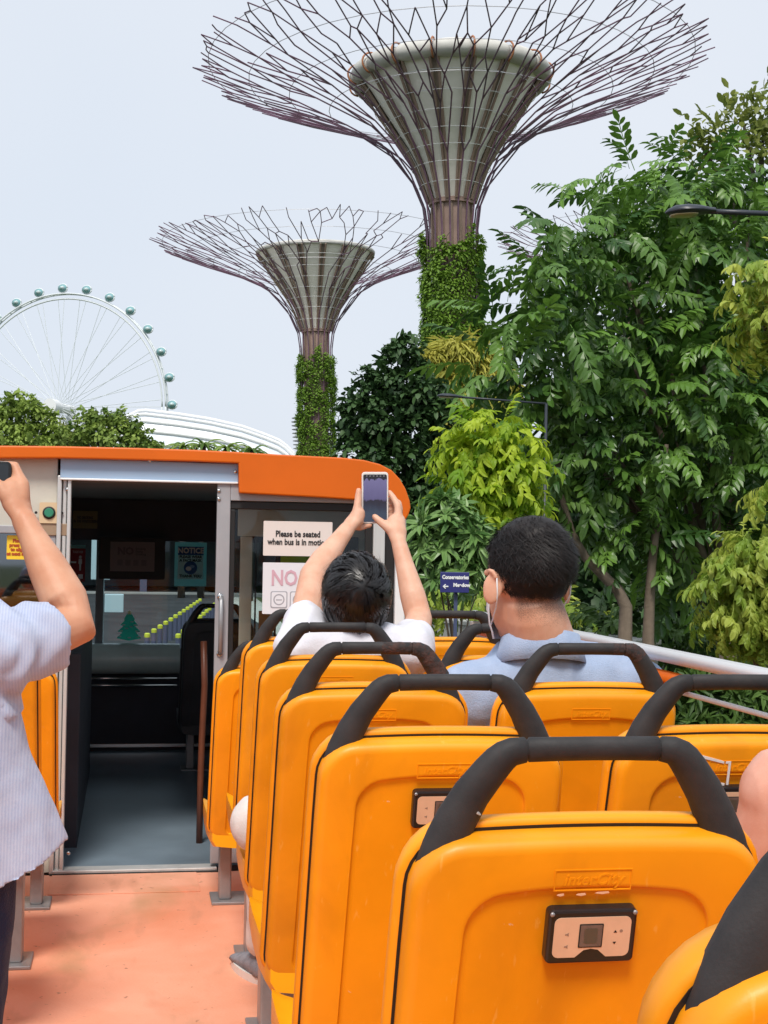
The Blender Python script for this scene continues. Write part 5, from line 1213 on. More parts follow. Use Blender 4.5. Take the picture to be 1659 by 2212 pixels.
def strands(name, c, rot, rad, pole, a0, a1, ln, n, m, root, seed, off=0.012, w=0.0016, lift=0.0, swirl=0.25, fall=0.0, mask=None, lock=12, frizz=0.0):
    """fine hair lying along an ellipsoid in locks, combed away from the whorl"""
    r = random.Random(seed); V, F = [], []
    pole = Vector(pole).normalized(); ax = pole.orthogonal().normalized(); ay = pole.cross(ax)
    for i in range(n):
        if i % lock == 0:
            ca = a0+(a1-a0)*math.sqrt(r.random()); cp_h = r.uniform(0, 2*math.pi); cL = ln*r.uniform(0.6, 1.25); co_ = off*r.uniform(0.15, 1.0); cs_ = swirl*r.uniform(0.2, 1.8); cw = r.uniform(-0.15, 0.15)
        a = max(0.01, ca+r.gauss(0, 0.05)); ph = cp_h+r.gauss(0, 0.035)/max(0.25, math.sin(a)); L = cL*r.uniform(0.85, 1.15); k = 6; pr = []
        o0 = co_+off*0.22*r.uniform(-1, 1); sw = cs_; ok = True; fz = frizz*r.gauss(0, 1); fl = lift*r.uniform(0.3, 1.6)
        for j in range(k+1):
            t = j/k; al = min(a+L*t, 2.75); p_ = ph+sw*t+cw*math.sin(3*t)+fz*t
            d = pole*math.cos(al)+(ax*math.cos(p_)+ay*math.sin(p_))*math.sin(al)
            if mask and not mask(d): ok = False; break
            q = Vector((d.x*(rad[0]+o0+fl*t), d.y*(rad[1]+o0+fl*t), d.z*(rad[2]+o0+fl*t)-fall*t*t*L))
            pr.append((Vector(c)+rot @ q, rot @ d))
        if not ok or len(pr) < 3: continue
        o = len(V)
        for j, (q, d) in enumerate(pr):
            t_ = (pr[min(j+1, len(pr)-1)][0]-pr[max(0, j-1)][0]); sd_ = t_.cross(d)
            if sd_.length < 1e-9: sd_ = Vector((1, 0, 0))
            sd_.normalize(); ww = w*(1-0.75*j/(len(pr)-1)); V += [q-sd_*ww, q+sd_*ww]
        F += [(o+2*j, o+2*j+1, o+2*j+3, o+2*j+2) for j in range(len(pr)-1)]
    me = bpy.data.meshes.new(name); me.from_pydata([tuple(v) for v in V], [], F); me.update()
    return kind(put(link(name, me, m, root), root), 'stuff')
def fold(amp, f1, seed=0):
    def d(co):
        q = Vector((co.x*f1+seed, co.y*f1, co.z*f1*0.6)); return amp*(noise.noise(q)+0.5*noise.noise(q*2.3))
    return d
def shoe(root, p, yaw_):
    Rz = Matrix.Rotation(yaw_, 3, 'Z'); p = Vector(p)
    def T(x, y, z): return p+Rz @ Vector((x, y, z))
    g = G(); rings = []
    for y, hw, z1 in ((-0.085, .026, .055), (-0.07, .036, .075), (-0.02, .040, .085), (0.05, .043, .070), (0.11, .046, .050), (0.155, .040, .038), (0.178, .022, .028)):
        rings.append([T(hw*math.cos(x), y, 0.022+max(0, math.sin(x))**0.8*(z1-0.022)) for x in [2*math.pi*k/16 for k in range(16)]])
    up = put(g.loft(rings).obj('shoe', SHOE, root, True), root)
    g = G(); rings = []
    for z in (0.0, 0.024):
        rings.append([T((0.050 if abs(math.cos(x)) else 0)*math.cos(x), 0.045+0.145*math.sin(x), z) for x in [2*math.pi*k/24 for k in range(24)]])
    g.loft(rings).obj('sole', SOLE, up)
def phone_screen():
    m = bpy.data.materials.new('phone_screen'); m.use_nodes = True; n = m.node_tree.nodes; l = m.node_tree.links
    b = n['Principled BSDF']; b.inputs['Roughness'].default_value = 0.12; b.inputs['Base Color'].default_value = (0.012, 0.012, 0.016, 1)
    tc = n.new('ShaderNodeTexCoord'); sp = n.new('ShaderNodeSeparateXYZ'); l.new(tc.outputs['Generated'], sp.inputs[0])
    nz_ = n.new('ShaderNodeTexNoise'); nz_.inputs['Scale'].default_value = 5; l.new(tc.outputs['Generated'], nz_.inputs['Vector'])
    ad = n.new('ShaderNodeMath'); ad.operation = 'MULTIPLY_ADD'; ad.inputs[1].default_value = 0.22; l.new(nz_.outputs['Fac'], ad.inputs[0]); l.new(sp.outputs['Z'], ad.inputs[2])
    rp = n.new('ShaderNodeValToRGB'); e = rp.color_ramp.elements
    e[0].position = 0.30; e[0].color = (0.030, 0.045, 0.070, 1); e[1].position = 1.08; e[1].color = (0.012, 0.012, 0.016, 1)
    for p_, c_ in ((0.42, (0.022, 0.026, 0.045)), (0.55, (0.018, 0.016, 0.026)), (0.60, (0.085, 0.075, 0.16)), (0.98, (0.125, 0.11, 0.22)), (1.0, (0.014, 0.014, 0.02))):
        q = rp.color_ramp.elements.new(min(p_, 1.0)); q.color = (*c_, 1)
    l.new(ad.outputs[0], rp.inputs['Fac']); l.new(rp.outputs['Color'], b.inputs['Emission Color']); b.inputs['Emission Strength'].default_value = 1.0
    return m
# ------------------------------------------------------------------ person with raised phone (row D)
yD = 3.88
wo_ = thing('person', 'person in white tee raising a phone with both hands', 'person', (0.5, yD+0.1, 0.0))
def h4(x, y, Y): return at((1350+x/4.1475)*0.54, (1850+y/4.1475)*0.54, Y=Y)
hc = at(768, 1282, Y=3.93); rotW = Matrix.Rotation(R(34), 3, 'X')
g = G(); pW = head(g, hc, rotW, 0.98)
nb = at(770, 1415, Y=3.93)
ch(g, [hc+Vector((0, 0.0, -0.05)), nb], [0.055, 0.06])
shL, shR = at(652, 1402, Y=3.92), at(885, 1405, Y=3.92)
elL, elR = at(676, 1242, Y=4.13), at(905, 1338, Y=4.15)
wrL, wrR = h4(165, 1100, 4.27), h4(1010, 1300, 4.25)
ch(g, [shL, shL.lerp(elL, 0.5), elL, elL.lerp(wrL, 0.3), elL.lerp(wrL, 0.7), wrL], [0.050, 0.046, 0.039, 0.040, 0.029, 0.024], 16)
ch(g, [shR, shR.lerp(elR, 0.5), elR, elR.lerp(wrR, 0.3), elR.lerp(wrR, 0.7), wrR], [0.050, 0.046, 0.040, 0.039, 0.028, 0.023], 16)
YP = 4.31
# left hand: palm, thumb along the phone's edge, fingers behind it
ch(g, [wrL, h4(240, 1010, 4.28), h4(325, 900, 4.29)], [0.025, 0.029, 0.027], 14, ratio=0.75)
ch(g, [h4(300, 960, 4.285), h4(345, 850, 4.285)], [0.026, 0.022], 12)
ch(g, [h4(315, 860, 4.28), h4(335, 700, 4.285), h4(345, 580, 4.292), h4(352, 465, 4.296)], [0.016, 0.0125, 0.0112, 0.009], 12)
for j, (x, y) in enumerate(((620, 640), (640, 740), (640, 840), (610, 930))):
    ch(g, [h4(320, 800+60*j, 4.315), h4(420, y+40, 4.334), h4(x-60, y, 4.333), h4(x, y, 4.332)], [0.011, 0.0098, 0.009, 0.008], 10)
ch(g, [h4(290, 1060, 4.295), h4(390, 1085, 4.305), h4(470, 1060, 4.310), h4(545, 1045, 4.314)], [0.012, 0.0092, 0.0082, 0.007], 10)
# right hand: back of the hand, thumb on the screen, index up the edge, three curled tips
ch(g, [wrR, h4(985, 1150, 4.265), h4(965, 1000, 4.28)], [0.025, 0.032, 0.029], 14, ratio=0.7)
ch(g, [h4(1030, 1180, 4.275), h4(1035, 960, 4.29)], [0.020, 0.018], 12)
ch(g, [h4(900, 1120, 4.265), h4(800, 1050, 4.275), h4(700, 975, 4.285), h4(618, 900, 4.294)], [0.019, 0.0145, 0.0120, 0.0098], 12)
ch(g, [h4(1010, 930, 4.285), h4(1000, 720, 4.295), h4(930, 590, 4.308), h4(862, 495, 4.316)], [0.0135, 0.0115, 0.0102, 0.0085], 12)
for y0, y1 in ((640, 610), (740, 700), (830, 790), (900, 880)):
    ch(g, [h4(1030, y0+140, 4.30), h4(1015, y0+30, 4.325), h4(930, y1, 4.338), h4(858, y1, 4.333)], [0.0115, 0.0102, 0.0092, 0.008], 10)
# hidden trunk and legs keep the figure whole
ch(g, [at(770, 1440, Y=3.95), Vector((hc.x, 4.0, 0.75)), Vector((hc.x, 4.0, 0.62))], [0.09, 0.10, 0.11], 14)
blob('body', g, 0.0042, 3, SK_B, wo_)
eyes(pW, wo_, 0.98)
g = G()
hwc = Vector((0, -0.012, 0.018))
cap_c = hc+rotW @ hwc
g.ell(cap_c, (0.086, 0.100, 0.100), rotW, 24, 18)
g.ell(hc+Vector((0, -0.022, -0.030)), (0.084, 0.078, 0.078), None, 20, 14)
blob('hair', g, 0.006, 4, HAIR, wo_, lambda co: 0.0022*noise.noise(Vector((co.x*70, co.y*70, co.z*22))))
strands('hair_strands', cap_c, rotW, (0.086, 0.100, 0.100), (0.05, -0.70, 0.66), 0.02, 1.5, 0.85, 5200, HAIR, wo_, 4, off=0.013, w=0.0013, swirl=0.35, fall=0.02)
strands('bob_strands', hc+Vector((0, -0.022, -0.030)), Matrix.Identity(3), (0.084, 0.078, 0.078), (0.03, -0.25, 0.97), 0.6, 1.9, 0.75, 4200, HAIR, wo_, 6, off=0.011, w=0.0012, swirl=0.1, mask=lambda d: d.y < 0.6)
strands('stray_strands', cap_c, rotW, (0.086, 0.100, 0.100), (0.05, -0.70, 0.66), 0.2, 1.7, 0.5, 200, HAIR, wo_, 5, off=0.015, w=0.0006, lift=0.010, swirl=0.5, lock=3, frizz=0.2)
g = G()
ch(g, [shL, shR], [0.074, 0.074], 16)
ch(g, [shL+Vector((0, 0, -0.005)), shL.lerp(elL, 0.18), shL.lerp(elL, 0.36)], [0.078, 0.066, 0.060], 18)
ch(g, [shR+Vector((0, 0, -0.005)), shR.lerp(elR, 0.2), shR.lerp(elR, 0.42)], [0.078, 0.068, 0.060], 18)
mx_ = (shL+shR)/2
rings = []
for z, a_, b_ in ((0.50, .17, .13), (0.62, .165, .125), (0.80, .16, .12), (0.95, .175, .115), (1.03, .17, .10), (1.09, .09, .07)):
    rings.append([Vector((mx_.x+a_*math.cos(x), 3.97+b_*math.sin(x), z)) for x in [2*math.pi*k/24 for k in range(24)]])
g.loft(rings)
ch(g, [Vector((nb.x, 3.93, 1.08)), Vector((nb.x, 3.94, 1.115))], [0.075, 0.066])
blob('tee_shirt', g, 0.008, 5, C_WHITE, wo_, fold(0.011, 12, 3))
g = G()
for sx, kx in ((-1, 0.440), (1, 0.65)):
    hip = Vector((0.5+sx*0.09, 4.02, 0.56)); kn = Vector((kx, 4.38, 0.56)); an = Vector((kx+0.01*sx, 4.46, 0.12))
    ch(g, [hip, hip.lerp(kn, 0.5), kn, kn.lerp(an, 0.5), an], [0.082, 0.075, 0.060, 0.056, 0.050], 16)
ch(g, [Vector((0.38, 4.0, 0.58)), Vector((0.62, 4.0, 0.58))], 0.09)
blob('trousers', g, 0.009, 4, C_PANT, wo_, fold(0.006, 12, 8))
shoe(wo_, (0.425, 4.50, 0.0), R(16)); shoe(wo_, (0.65, 4.46, 0.0), R(-4))
# the phone she holds
pc = h4(622, 585, YP)
ph = thing('phone', 'white-cased phone held up over the orange roof edge', 'phone', pc)
fwdp = Vector((0, 1, 0)); ph.rotation_euler = (R(3), R(-1.2), -YAW*0.6)
pw, phh = 0.0815, 0.158
G().prism(rrect(pw, phh, 0.010, 5), lambda a, b, d: (a, d, b), -0.0045, 0.0045).obj('case', mat('white_case', (0.78, 0.74, 0.70), 0.4), ph, bevel=0.0015)
G().prism(rrect(pw-0.009, phh-0.013, 0.005, 4), lambda a, b, d: (a, d, b-0.001), -0.0058, -0.0046).obj('screen', phone_screen(), ph)
for k in range(6): bx('status_icon', (-0.028+k*0.0105, -0.0063, phh/2-0.0135), (-0.023+k*0.0105, -0.0059, phh/2-0.0110), mat('icon_grey', (0.25, 0.25, 0.27), 0.4) if k == 0 else bpy.data.materials['icon_grey'], ph, 0)
# ------------------------------------------------------------------ masked passenger in the blue polo
yM = 3.17
mn = thing('person', 'seated person in pale blue polo wearing a white face mask', 'person', (0.97, yM+0.1, 0.0))
hm = at(1138, 1262, Y=yM); rotM = Matrix.Rotation(R(17), 3, 'Z') @ Matrix.Rotation(R(-4), 3, 'X')
SM = 1.17
g = G(); pM = head(g, hm, rotM, SM)
nkb = at(1168, 1383, Y=yM+0.01)
ch(g, [hm+Vector((0.012, -0.02, -0.06)), nkb], [0.070, 0.079], 20)
ch(g, [Vector((1.0, yM+0.05, 1.0)), Vector((1.0, yM+0.10, 0.62))], [0.10, 0.12])
lsh, rsh = at(1015, 1505, Y=yM+0.04), at(1362, 1490, Y=yM+0.04)
for s_, e_ in ((lsh, Vector((lsh.x-0.03, yM+0.14, 0.80))), (rsh, Vector((rsh.x+0.01, yM+0.14, 0.80)))):
    w_ = Vector((e_.x*0.8+0.2, yM+0.40, 0.68)); ch(g, [s_, e_, e_.lerp(w_, 0.5), w_], [0.05, 0.044, 0.038, 0.027])
    ch(g, [w_, w_+Vector((0.0, 0.07, 0.0))], [0.026, 0.034], 12, ratio=0.6)
    for k in range(4): ch(g, [w_+Vector((-0.03+0.02*k, 0.08, 0.005)), w_+Vector((-0.03+0.02*k, 0.13, 0.0)), w_+Vector((-0.03+0.02*k, 0.155, -0.02))], [0.0105, 0.009, 0.008], 8)
    ch(g, [w_+Vector((0.03, 0.03, 0)), w_+Vector((0.055, 0.08, 0)), w_+Vector((0.055, 0.11, 0))], [0.014, 0.011, 0.009], 8)
def scalpskin():
    m = skinmat('skin_with_stubble', (0.72, 0.41, 0.285)); n = m.node_tree.nodes; l = m.node_tree.links; b = n['Principled BSDF']
    src = b.inputs['Base Color'].links[0].from_socket; ge = n.new('ShaderNodeNewGeometry'); sp = n.new('ShaderNodeSeparateXYZ'); l.new(ge.outputs['Position'], sp.inputs[0])
    no = n.new('ShaderNodeTexNoise'); no.inputs['Scale'].default_value = 420; no.inputs['Detail'].default_value = 2; l.new(ge.outputs['Position'], no.inputs['Vector'])
    n2 = n.new('ShaderNodeTexNoise'); n2.inputs['Scale'].default_value = 18; l.new(ge.outputs['Position'], n2.inputs['Vector'])
    mr = n.new('ShaderNodeMapRange'); mr.inputs['From Min'].default_value = hm.z-0.105; mr.inputs['From Max'].default_value = hm.z-0.005; mr.inputs['To Min'].default_value = -0.25; mr.inputs['To Max'].default_value = 1.25
    l.new(sp.outputs['Z'], mr.inputs['Value'])
    # stubble only behind the ears
    dt = n.new('ShaderNodeVectorMath'); dt.operation = 'SUBTRACT'; dt.inputs[1].default_value = hm; l.new(ge.outputs['Position'], dt.inputs[0])
    dp = n.new('ShaderNodeVectorMath'); dp.operation = 'DOT_PRODUCT'; dp.inputs[1].default_value = rotM @ Vector((0, 1, 0)); l.new(dt.outputs['Vector'], dp.inputs[0])
    mb = n.new('ShaderNodeMapRange'); mb.inputs['From Min'].default_value = -0.034; mb.inputs['From Max'].default_value = -0.050; l.new(dp.outputs['Value'], mb.inputs['Value'])
    a1 = n.new('ShaderNodeMath'); a1.operation = 'MULTIPLY_ADD'; a1.inputs[1].default_value = 1.1; l.new(no.outputs['Fac'], a1.inputs[0]); a1.inputs[2].default_value = -0.55
    a2 = n.new('ShaderNodeMath'); a2.operation = 'ADD'; l.new(a1.outputs[0], a2.inputs[0]); l.new(mr.outputs['Result'], a2.inputs[1])
    a3 = n.new('ShaderNodeMath'); a3.operation = 'MULTIPLY_ADD'; a3.inputs[1].default_value = 0.7; l.new(n2.outputs['Fac'], a3.inputs[0]); a3.inputs[2].default_value = -0.35
    a4 = n.new('ShaderNodeMath'); a4.operation = 'ADD'; a4.use_clamp = True; l.new(a2.outputs[0], a4.inputs[0]); l.new(a3.outputs[0], a4.inputs[1])
    a5 = n.new('ShaderNodeMath'); a5.operation = 'MULTIPLY'; l.new(a4.outputs[0], a5.inputs[0]); l.new(mb.outputs['Result'], a5.inputs[1])
    mx = n.new('ShaderNodeMix'); mx.data_type = 'RGBA'; mx.inputs['B'].default_value = (0.035, 0.022, 0.018, 1)
    l.new(src, mx.inputs['A']); l.new(a5.outputs[0], mx.inputs['Factor']); l.new(mx.outputs['Result'], b.inputs['Base Color'])
    return m
blob('body', g, 0.0045, 3, scalpskin(), mn)
eyes(pM, mn, SM)
g = G()
cm = hm+rotM @ Vector((0, -0.020, 0.050))
g.ell(cm, (0.0915, 0.112, 0.097), rotM, 28, 20)
g.ell(hm+rotM @ Vector((0, -0.026, 0.088)), (0.083, 0.094, 0.068), rotM, 24, 14)
def haircut(co):
    q = rotM.transposed() @ (Vector(co)-hm); f = min(1, max(0, (q.y-0.03)/0.05))*min(1, max(0, (0.05-q.z)/0.04))
    return 0.0016*noise.noise(Vector(co)*90) - 0.03*f
blob('hair', g, 0.006, 4, HAIRB, mn, haircut)
strands('hair_strands', cm, rotM, (0.0905, 0.111, 0.097), (0.15, -0.30, 0.94), 0.0, 1.9, 0.20, 7500, HAIRB, mn, 8, off=0.004, w=0.0009, lift=0.0095, swirl=0.25, lock=3, frizz=0.14, mask=lambda d: d.z > -0.55 and (d.y < 0.45 or d.z > 0.2))
nc = hm+rotM @ (Vector((0, -0.012, 0.030))*SM)
strands('nape_strands', nc, rotM, (0.076*SM, 0.094*SM, 0.086*SM), (0.0, -0.1, 0.99), 1.25, 2.15, 0.09, 4500, HAIRB, mn, 9, off=0.0015, w=0.0006, lift=0.0015, swirl=0.05, mask=lambda d: d.y < 0.05)
# mask: pleated cup over nose and chin, loops round the ears
MASK = mat('white_mask', (0.80, 0.81, 0.83), 0.8, bump=0.15, bscale=90)
g = G(); rings = []
for t in [i/8 for i in range(9)]:
    z = 0.012-0.118*t; ring_ = []
    for k in range(17):
        a = R(-56)+R(112)*k/16; rr = 0.064+0.007*math.sin(math.pi*t)+(0.034*math.cos(a)**6 if t < 0.6 else 0.020*math.cos(a)**4) - 0.012*max(0, t-0.7)
        ring_.append(pM(rr*math.sin(a)*0.92, 0.012+rr*math.cos(a)*1.05+0.0016*math.sin(t*26), z))
    rings.append(ring_)
vs_ = [p for r_ in rings for p in r_]
me = bpy.data.meshes.new('face_mask'); me.from_pydata([tuple(v) for v in vs_], [], [(j*17+k, j*17+k+1, (j+1)*17+k+1, (j+1)*17+k) for j in range(8) for k in range(16)]); me.update()
fm = put(link('face_mask', me, MASK, mn), mn); so = fm.modifiers.new('s', 'SOLIDIFY'); so.thickness = 0.0015
for sx in (-1, 1):
    pts = [pM(sx*0.058, 0.050, -0.002), pM(sx*0.078, 0.008, 0.020), pM(sx*0.082, -0.012, 0.027), pM(sx*0.086, -0.028, 0.010), pM(sx*0.084, -0.026, -0.020), pM(sx*0.078, -0.010, -0.045), pM(sx*0.056, 0.046, -0.078)]
    G().tube(pts, 0.0018, 6).obj('ear_loop', MASK, fm, True)
g = G()
ch(g, [lsh, lsh.lerp(rsh, 0.25)+Vector((0, -0.002, 0.020)), lsh.lerp(rsh, 0.75)+Vector((0, -0.002, 0.020)), rsh], [0.086, 0.088, 0.088, 0.086], 18)
ch(g, [lsh, lsh+Vector((-0.03, 0.05, -0.10)), lsh+Vector((-0.035, 0.08, -0.18))], [0.086, 0.072, 0.064], 16)
ch(g, [rsh, rsh+Vector((0.01, 0.05, -0.10)), rsh+Vector((0.012, 0.08, -0.18))], [0.086, 0.072, 0.064], 16)
mm_ = (lsh+rsh)/2; rings = []
for z, a_, b_ in ((0.47, .19, .15), (0.62, .20, .15), (0.80, .19, .14), (0.95, .20, .125), (1.06, .19, .105), (1.14, .12, .08)):
    rings.append([Vector((mm_.x+a_*math.cos(x), yM+0.06+b_*math.sin(x), z)) for x in [2*math.pi*k/24 for k in range(24)]])
g.loft(rings)
ch(g, [nkb+Vector((0, 0.012, -0.13)), nkb+Vector((0, 0.006, -0.085))], [0.125, 0.095], 20)
blob('polo_shirt', g, 0.008, 6, C_BLUE, mn, fold(0.009, 11, 5))
# collar: standing band folded outwards
rings = []
for rr, dz, dy in ((0.082, -0.040, 0), (0.084, 0.012, 0), (0.0865, 0.019, 0), (0.0895, 0.0180, 0), (0.0975, -0.012, 0), (0.107, -0.046, 0), (0.1035, -0.047, 0)):
    ring_ = []
    for k in range(32):
        a = 2*math.pi*k/32; fr = 0.5+0.5*math.sin(a)
        ring_.append(nkb+Vector((rr*math.cos(a)*1.02, rr*math.sin(a)*0.92+0.004, dz+0.012-0.045*fr+0.0015*math.sin(2*a))))
    rings.append(ring_)
put(G().loft(rings, cap=False).obj('collar', C_BLUE, mn, True), mn)
g = G()
for sx in (-1, 1):
    hip = Vector((0.98+sx*0.10, 3.32, 0.56)); kn = Vector((0.98+sx*0.13, 3.66, 0.57)); an = Vector((0.98+sx*0.12, 3.68, 0.12))
    ch(g, [hip, hip.lerp(kn, 0.5), kn, kn.lerp(an, 0.5), an], [0.09, 0.08, 0.064, 0.058, 0.05], 16)
ch(g, [Vector((0.86, 3.28, 0.58)), Vector((1.10, 3.28, 0.58))], 0.10)
blob('trousers', g, 0.010, 4, C_JEAN, mn, fold(0.006, 12, 8))
shoe(mn, (0.86, 3.62, 0.0), 0); shoe(mn, (1.10, 3.62, 0.0), 0)
# ------------------------------------------------------------------ standing person at the left edge
yS = 2.68
st = thing('person', 'standing person in crinkled pale blue shirt and jeans photographing at the left edge', 'person', (at(-198, 1500, Y=yS).x, yS, 0.0))
cx = st.location.x
def hs(x, y, Y): return at((x/3.16)*0.54, (1800+y/3.16)*0.54, Y=Y)
sR = at(-8, 1412, Y=2.66); eR = at(165, 1350, Y=2.74); wR = hs(300, 880, 2.84)
g = G()
ch(g, [sR, sR.lerp(eR, 0.5), eR, eR.lerp(wR, 0.22), eR.lerp(wR, 0.55), eR.lerp(wR, 0.85), wR], [0.050, 0.047, 0.042, 0.045, 0.038, 0.026, 0.024], 18)
ch(g, [wR, hs(215, 700, 2.855), hs(190, 540, 2.865)], [0.024, 0.031, 0.032], 14, ratio=0.7)
ch(g, [hs(250, 620, 2.86), hs(270, 450, 2.868)], [0.020, 0.017], 12)
ch(g, [hs(290, 430, 2.868), hs(225, 300, 2.875), hs(190, 200, 2.882), hs(60, 190, 2.884)], [0.0125, 0.0105, 0.0100, 0.0085], 12)
ch(g, [hs(215, 450, 2.868), hs(175, 330, 2.885), hs(120, 260, 2.896), hs(20, 260, 2.894)], [0.0125, 0.0108, 0.0098, 0.0085], 12)
ch(g, [hs(190, 500, 2.872), hs(150, 400, 2.895), hs(80, 360, 2.900), hs(-20, 360, 2.896)], [0.012, 0.0105, 0.0095, 0.008], 12)
ch(g, [hs(180, 560, 2.874), hs(120, 480, 2.897), hs(60, 450, 2.900), hs(-30, 450, 2.896)], [0.011, 0.009, 0.0085, 0.0075], 12)
ch(g, [hs(150, 700, 2.855), hs(70, 580, 2.845), hs(10, 480, 2.848), hs(-50, 400, 2.852)], [0.018, 0.0135, 0.0115, 0.0095], 12)
# left arm mirrors it toward the camera phone, head and legs lie outside the frame
sL = Vector((cx-0.19, yS-0.02, sR.z)); eL = Vector((cx-0.24, yS+0.14, sR.z-0.06)); wL = Vector((cx+0.00, 2.86, 1.33))
ch(g, [sL, eL, eL.lerp(wL, 0.3), wL], [0.05, 0.042, 0.042, 0.024], 16)
ch(g, [wL, wL+Vector((0.03, 0.01, 0.07))], [0.025, 0.03], 12)
for k in range(4): ch(g, [wL+Vector((0.015+0.018*k, 0.02, 0.07)), wL+Vector((0.03+0.018*k, 0.045, 0.10)), wL+Vector((0.05+0.018*k, 0.045, 0.08))], [0.011, 0.010, 0.008], 8)
hS = Vector((cx+0.02, yS+0.02, sR.z+0.24)); pS = head(g, hS, Matrix.Rotation(R(0), 3, 'Z'), 1.0)
ch(g, [hS+Vector((0, -0.01, -0.06)), Vector((cx, yS, sR.z+0.02))], [0.055, 0.062])
ch(g, [Vector((cx, yS, sR.z)), Vector((cx, yS, 0.85))], [0.10, 0.12])
blob('body', g, 0.0042, 3, SK_A, st); eyes(pS, st)
g = G(); g.ell(hS+Vector((0, -0.016, 0.035)), (0.083, 0.100, 0.090)); blob('hair', g, 0.007, 3, HAIR, st)
g = G(); rings = []
sleeve = [sR+Vector((-0.07, 0, 0.01)), sR, sR.lerp(eR, 0.35), sR.lerp(eR, 0.72)]
g.tube(sleeve, [0.084, 0.080, 0.072, 0.068], 24)
g.tube([sL+Vector((0.07, 0, 0.01)), sL, sL.lerp(eL, 0.7)], [0.09, 0.088, 0.070], 24)
ch(g, [sL, Vector((cx, yS, sR.z+0.035)), sR], [0.085, 0.088, 0.085], 18)
for z, a_, b_, dx in ((0.0, .272, .150, .014), (0.12, .246, .146, .008), (0.24, .216, .138, .0), (0.36, .192, .128, 0), (0.44, .190, .120, 0), (0.50, .185, .11, 0), (0.54, .10, .08, 0)):
    rings.append([])
    for k in range(48):
        x = 2*math.pi*k/48; hem = 0.075*abs(math.cos(x))**4*max(0, 1-z/0.2)
        fl = 1+(0.022*math.sin(5*x+1)+0.012*math.sin(9*x))*max(0, 1-z/0.4)
        rings[-1].append(Vector((cx+dx+a_*fl*math.cos(x), yS+b_*fl*math.sin(x), 0.735+z+hem)))
g.loft(rings)
axs = (eR-sR).normalized()
def seer(co):
    t = (Vector(co)-sR).dot(axs); n1 = noise.noise(Vector((co.x*7, co.y*7, co.z*4)))
    if t > -0.03 and (Vector(co)-sR-axs*t).length < 0.12: return 0.004*n1+0.0042*math.sin(t*80+7*noise.noise(Vector(co)*9))+0.0012*noise.noise(Vector(co)*38)
    f = math.sin(co.x*38+co.z*13+5*noise.noise(Vector((co.x*4, co.y*4, co.z*3))))
    return 0.006*n1+0.0055*f*max(0.25, min(1, (1.15-co.z)/0.3))+0.0014*noise.noise(Vector(co)*32)
blob('shirt', g, 0.0065, 5, C_SEER, st, seer)
g = G()
for sx in (-1, 1):
    hip = Vector((cx+sx*0.095, yS, 0.86)); kn = Vector((cx+sx*0.105, yS+0.01, 0.46)); an = Vector((cx+sx*0.11, yS-0.02, 0.10))
    ch(g, [hip, hip.lerp(kn, 0.5), kn, kn.lerp(an, 0.5), an], [0.108, 0.092, 0.074, 0.070, 0.066], 18)
ch(g, [Vector((cx-0.07, yS, 0.86)), Vector((cx+0.07, yS, 0.86))], 0.125)
blob('jeans', g, 0.009, 4, C_JEAN, st, fold(0.007, 14, 2))
shoe(st, (cx-0.11, yS, 0.0), 0); shoe(st, (cx+0.11, yS, 0.0), 0)
cp = hs(-360, 375, 2.872)
cp_ = thing('phone', 'black phone held by the standing person at the left edge', 'phone', cp)
G().prism(rrect(0.150, 0.074, 0.009, 5), lambda a, b, d: (a, d, b), -0.004, 0.004).obj('case', M_BLACK, cp_, bevel=0.001)
G().prism(rrect(0.140, 0.066, 0.005, 4), lambda a, b, d: (a, d, b), -0.0050, -0.0041).obj('screen', mat('dark_screen', (0.02, 0.025, 0.03), 0.1), cp_)
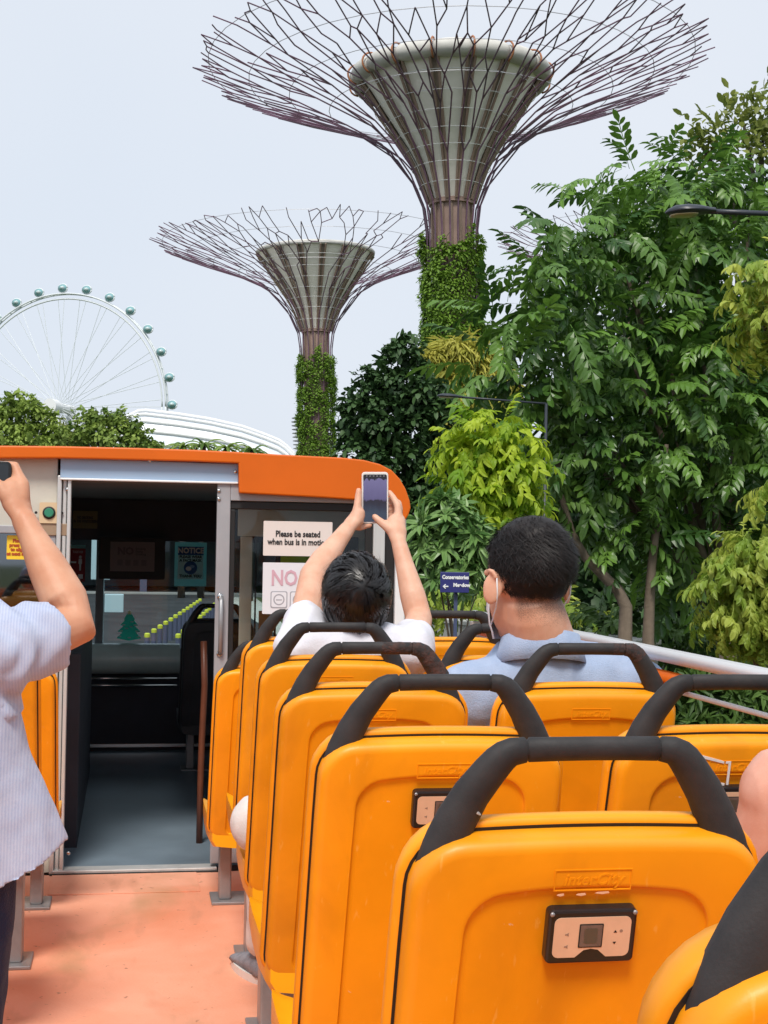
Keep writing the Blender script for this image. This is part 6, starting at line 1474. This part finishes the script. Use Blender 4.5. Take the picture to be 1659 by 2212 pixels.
# ------------------------------------------------------------------ bare-shouldered passenger at the right edge
yB = 1.80
bp2 = thing('person', 'passenger at the right edge with only a bare pink shoulder showing', 'person', (1.02, yB, 0.0))
shb = at(1668, 1735, Y=yB)
g = G()
ch(g, [shb+Vector((0.035, 0, 0.0)), shb+Vector((0.010, 0.02, -0.09)), shb+Vector((0.0, 0.06, -0.24)), shb+Vector((0.03, 0.20, -0.30)), shb+Vector((0.10, 0.32, -0.30))], [0.075, 0.060, 0.046, 0.042, 0.028], 20)
ch(g, [shb+Vector((0.10, 0.32, -0.30)), shb+Vector((0.13, 0.39, -0.31))], [0.028, 0.034], 12, ratio=0.6)
for k in range(4): ch(g, [shb+Vector((0.11+0.018*k, 0.39, -0.30)), shb+Vector((0.12+0.018*k, 0.45, -0.305)), shb+Vector((0.12+0.018*k, 0.47, -0.325))], [0.0105, 0.009, 0.008], 8)
s2 = shb+Vector((0.37, 0, 0.0))
ch(g, [s2, s2+Vector((0.02, 0.05, -0.25)), s2+Vector((-0.05, 0.28, -0.32))], [0.07, 0.046, 0.030], 16)
ch(g, [shb+Vector((0.03, 0, 0.01)), s2], [0.072, 0.072], 18)
hb = shb+Vector((0.20, 0.03, 0.26)); pB = head(g, hb, Matrix.Rotation(0, 3, 'Z'), 1.0)
ch(g, [hb+Vector((0, -0.01, -0.06)), shb+Vector((0.20, 0.0, 0.02))], [0.055, 0.062])
ch(g, [shb+Vector((0.20, 0.03, -0.08)), Vector((shb.x+0.20, yB+0.06, 0.60))], [0.12, 0.13])
blob('body', g, 0.005, 3, SK_D, bp2); eyes(pB, bp2)
g = G(); g.ell(hb+Vector((0, -0.016, 0.03)), (0.085, 0.102, 0.092)); blob('hair', g, 0.007, 3, HAIRB, bp2)
g = G(); rings = []
for z, a_, b_ in ((0.48, .18, .15), (0.62, .175, .145), (0.80, .165, .14), (0.90, .16, .135), (shb.z-0.05, .13, .12)):
    rings.append([Vector((shb.x+0.205+a_*math.cos(x), yB+0.05+b_*math.sin(x), z)) for x in [2*math.pi*k/24 for k in range(24)]])
g.loft(rings); blob('sleeveless_top', g, 0.009, 4, C_TEAL, bp2, fold(0.005, 12, 6))
g = G()
for sx in (-1, 1):
    hip = Vector((shb.x+0.2+sx*0.10, 1.92, 0.56)); kn = Vector((shb.x+0.2+sx*0.12, 2.18, 0.57)); an = kn+Vector((0, 0.0, -0.45))
    ch(g, [hip, kn, an], [0.085, 0.062, 0.05], 14)
blob('trousers', g, 0.011, 3, C_JEAN, bp2)
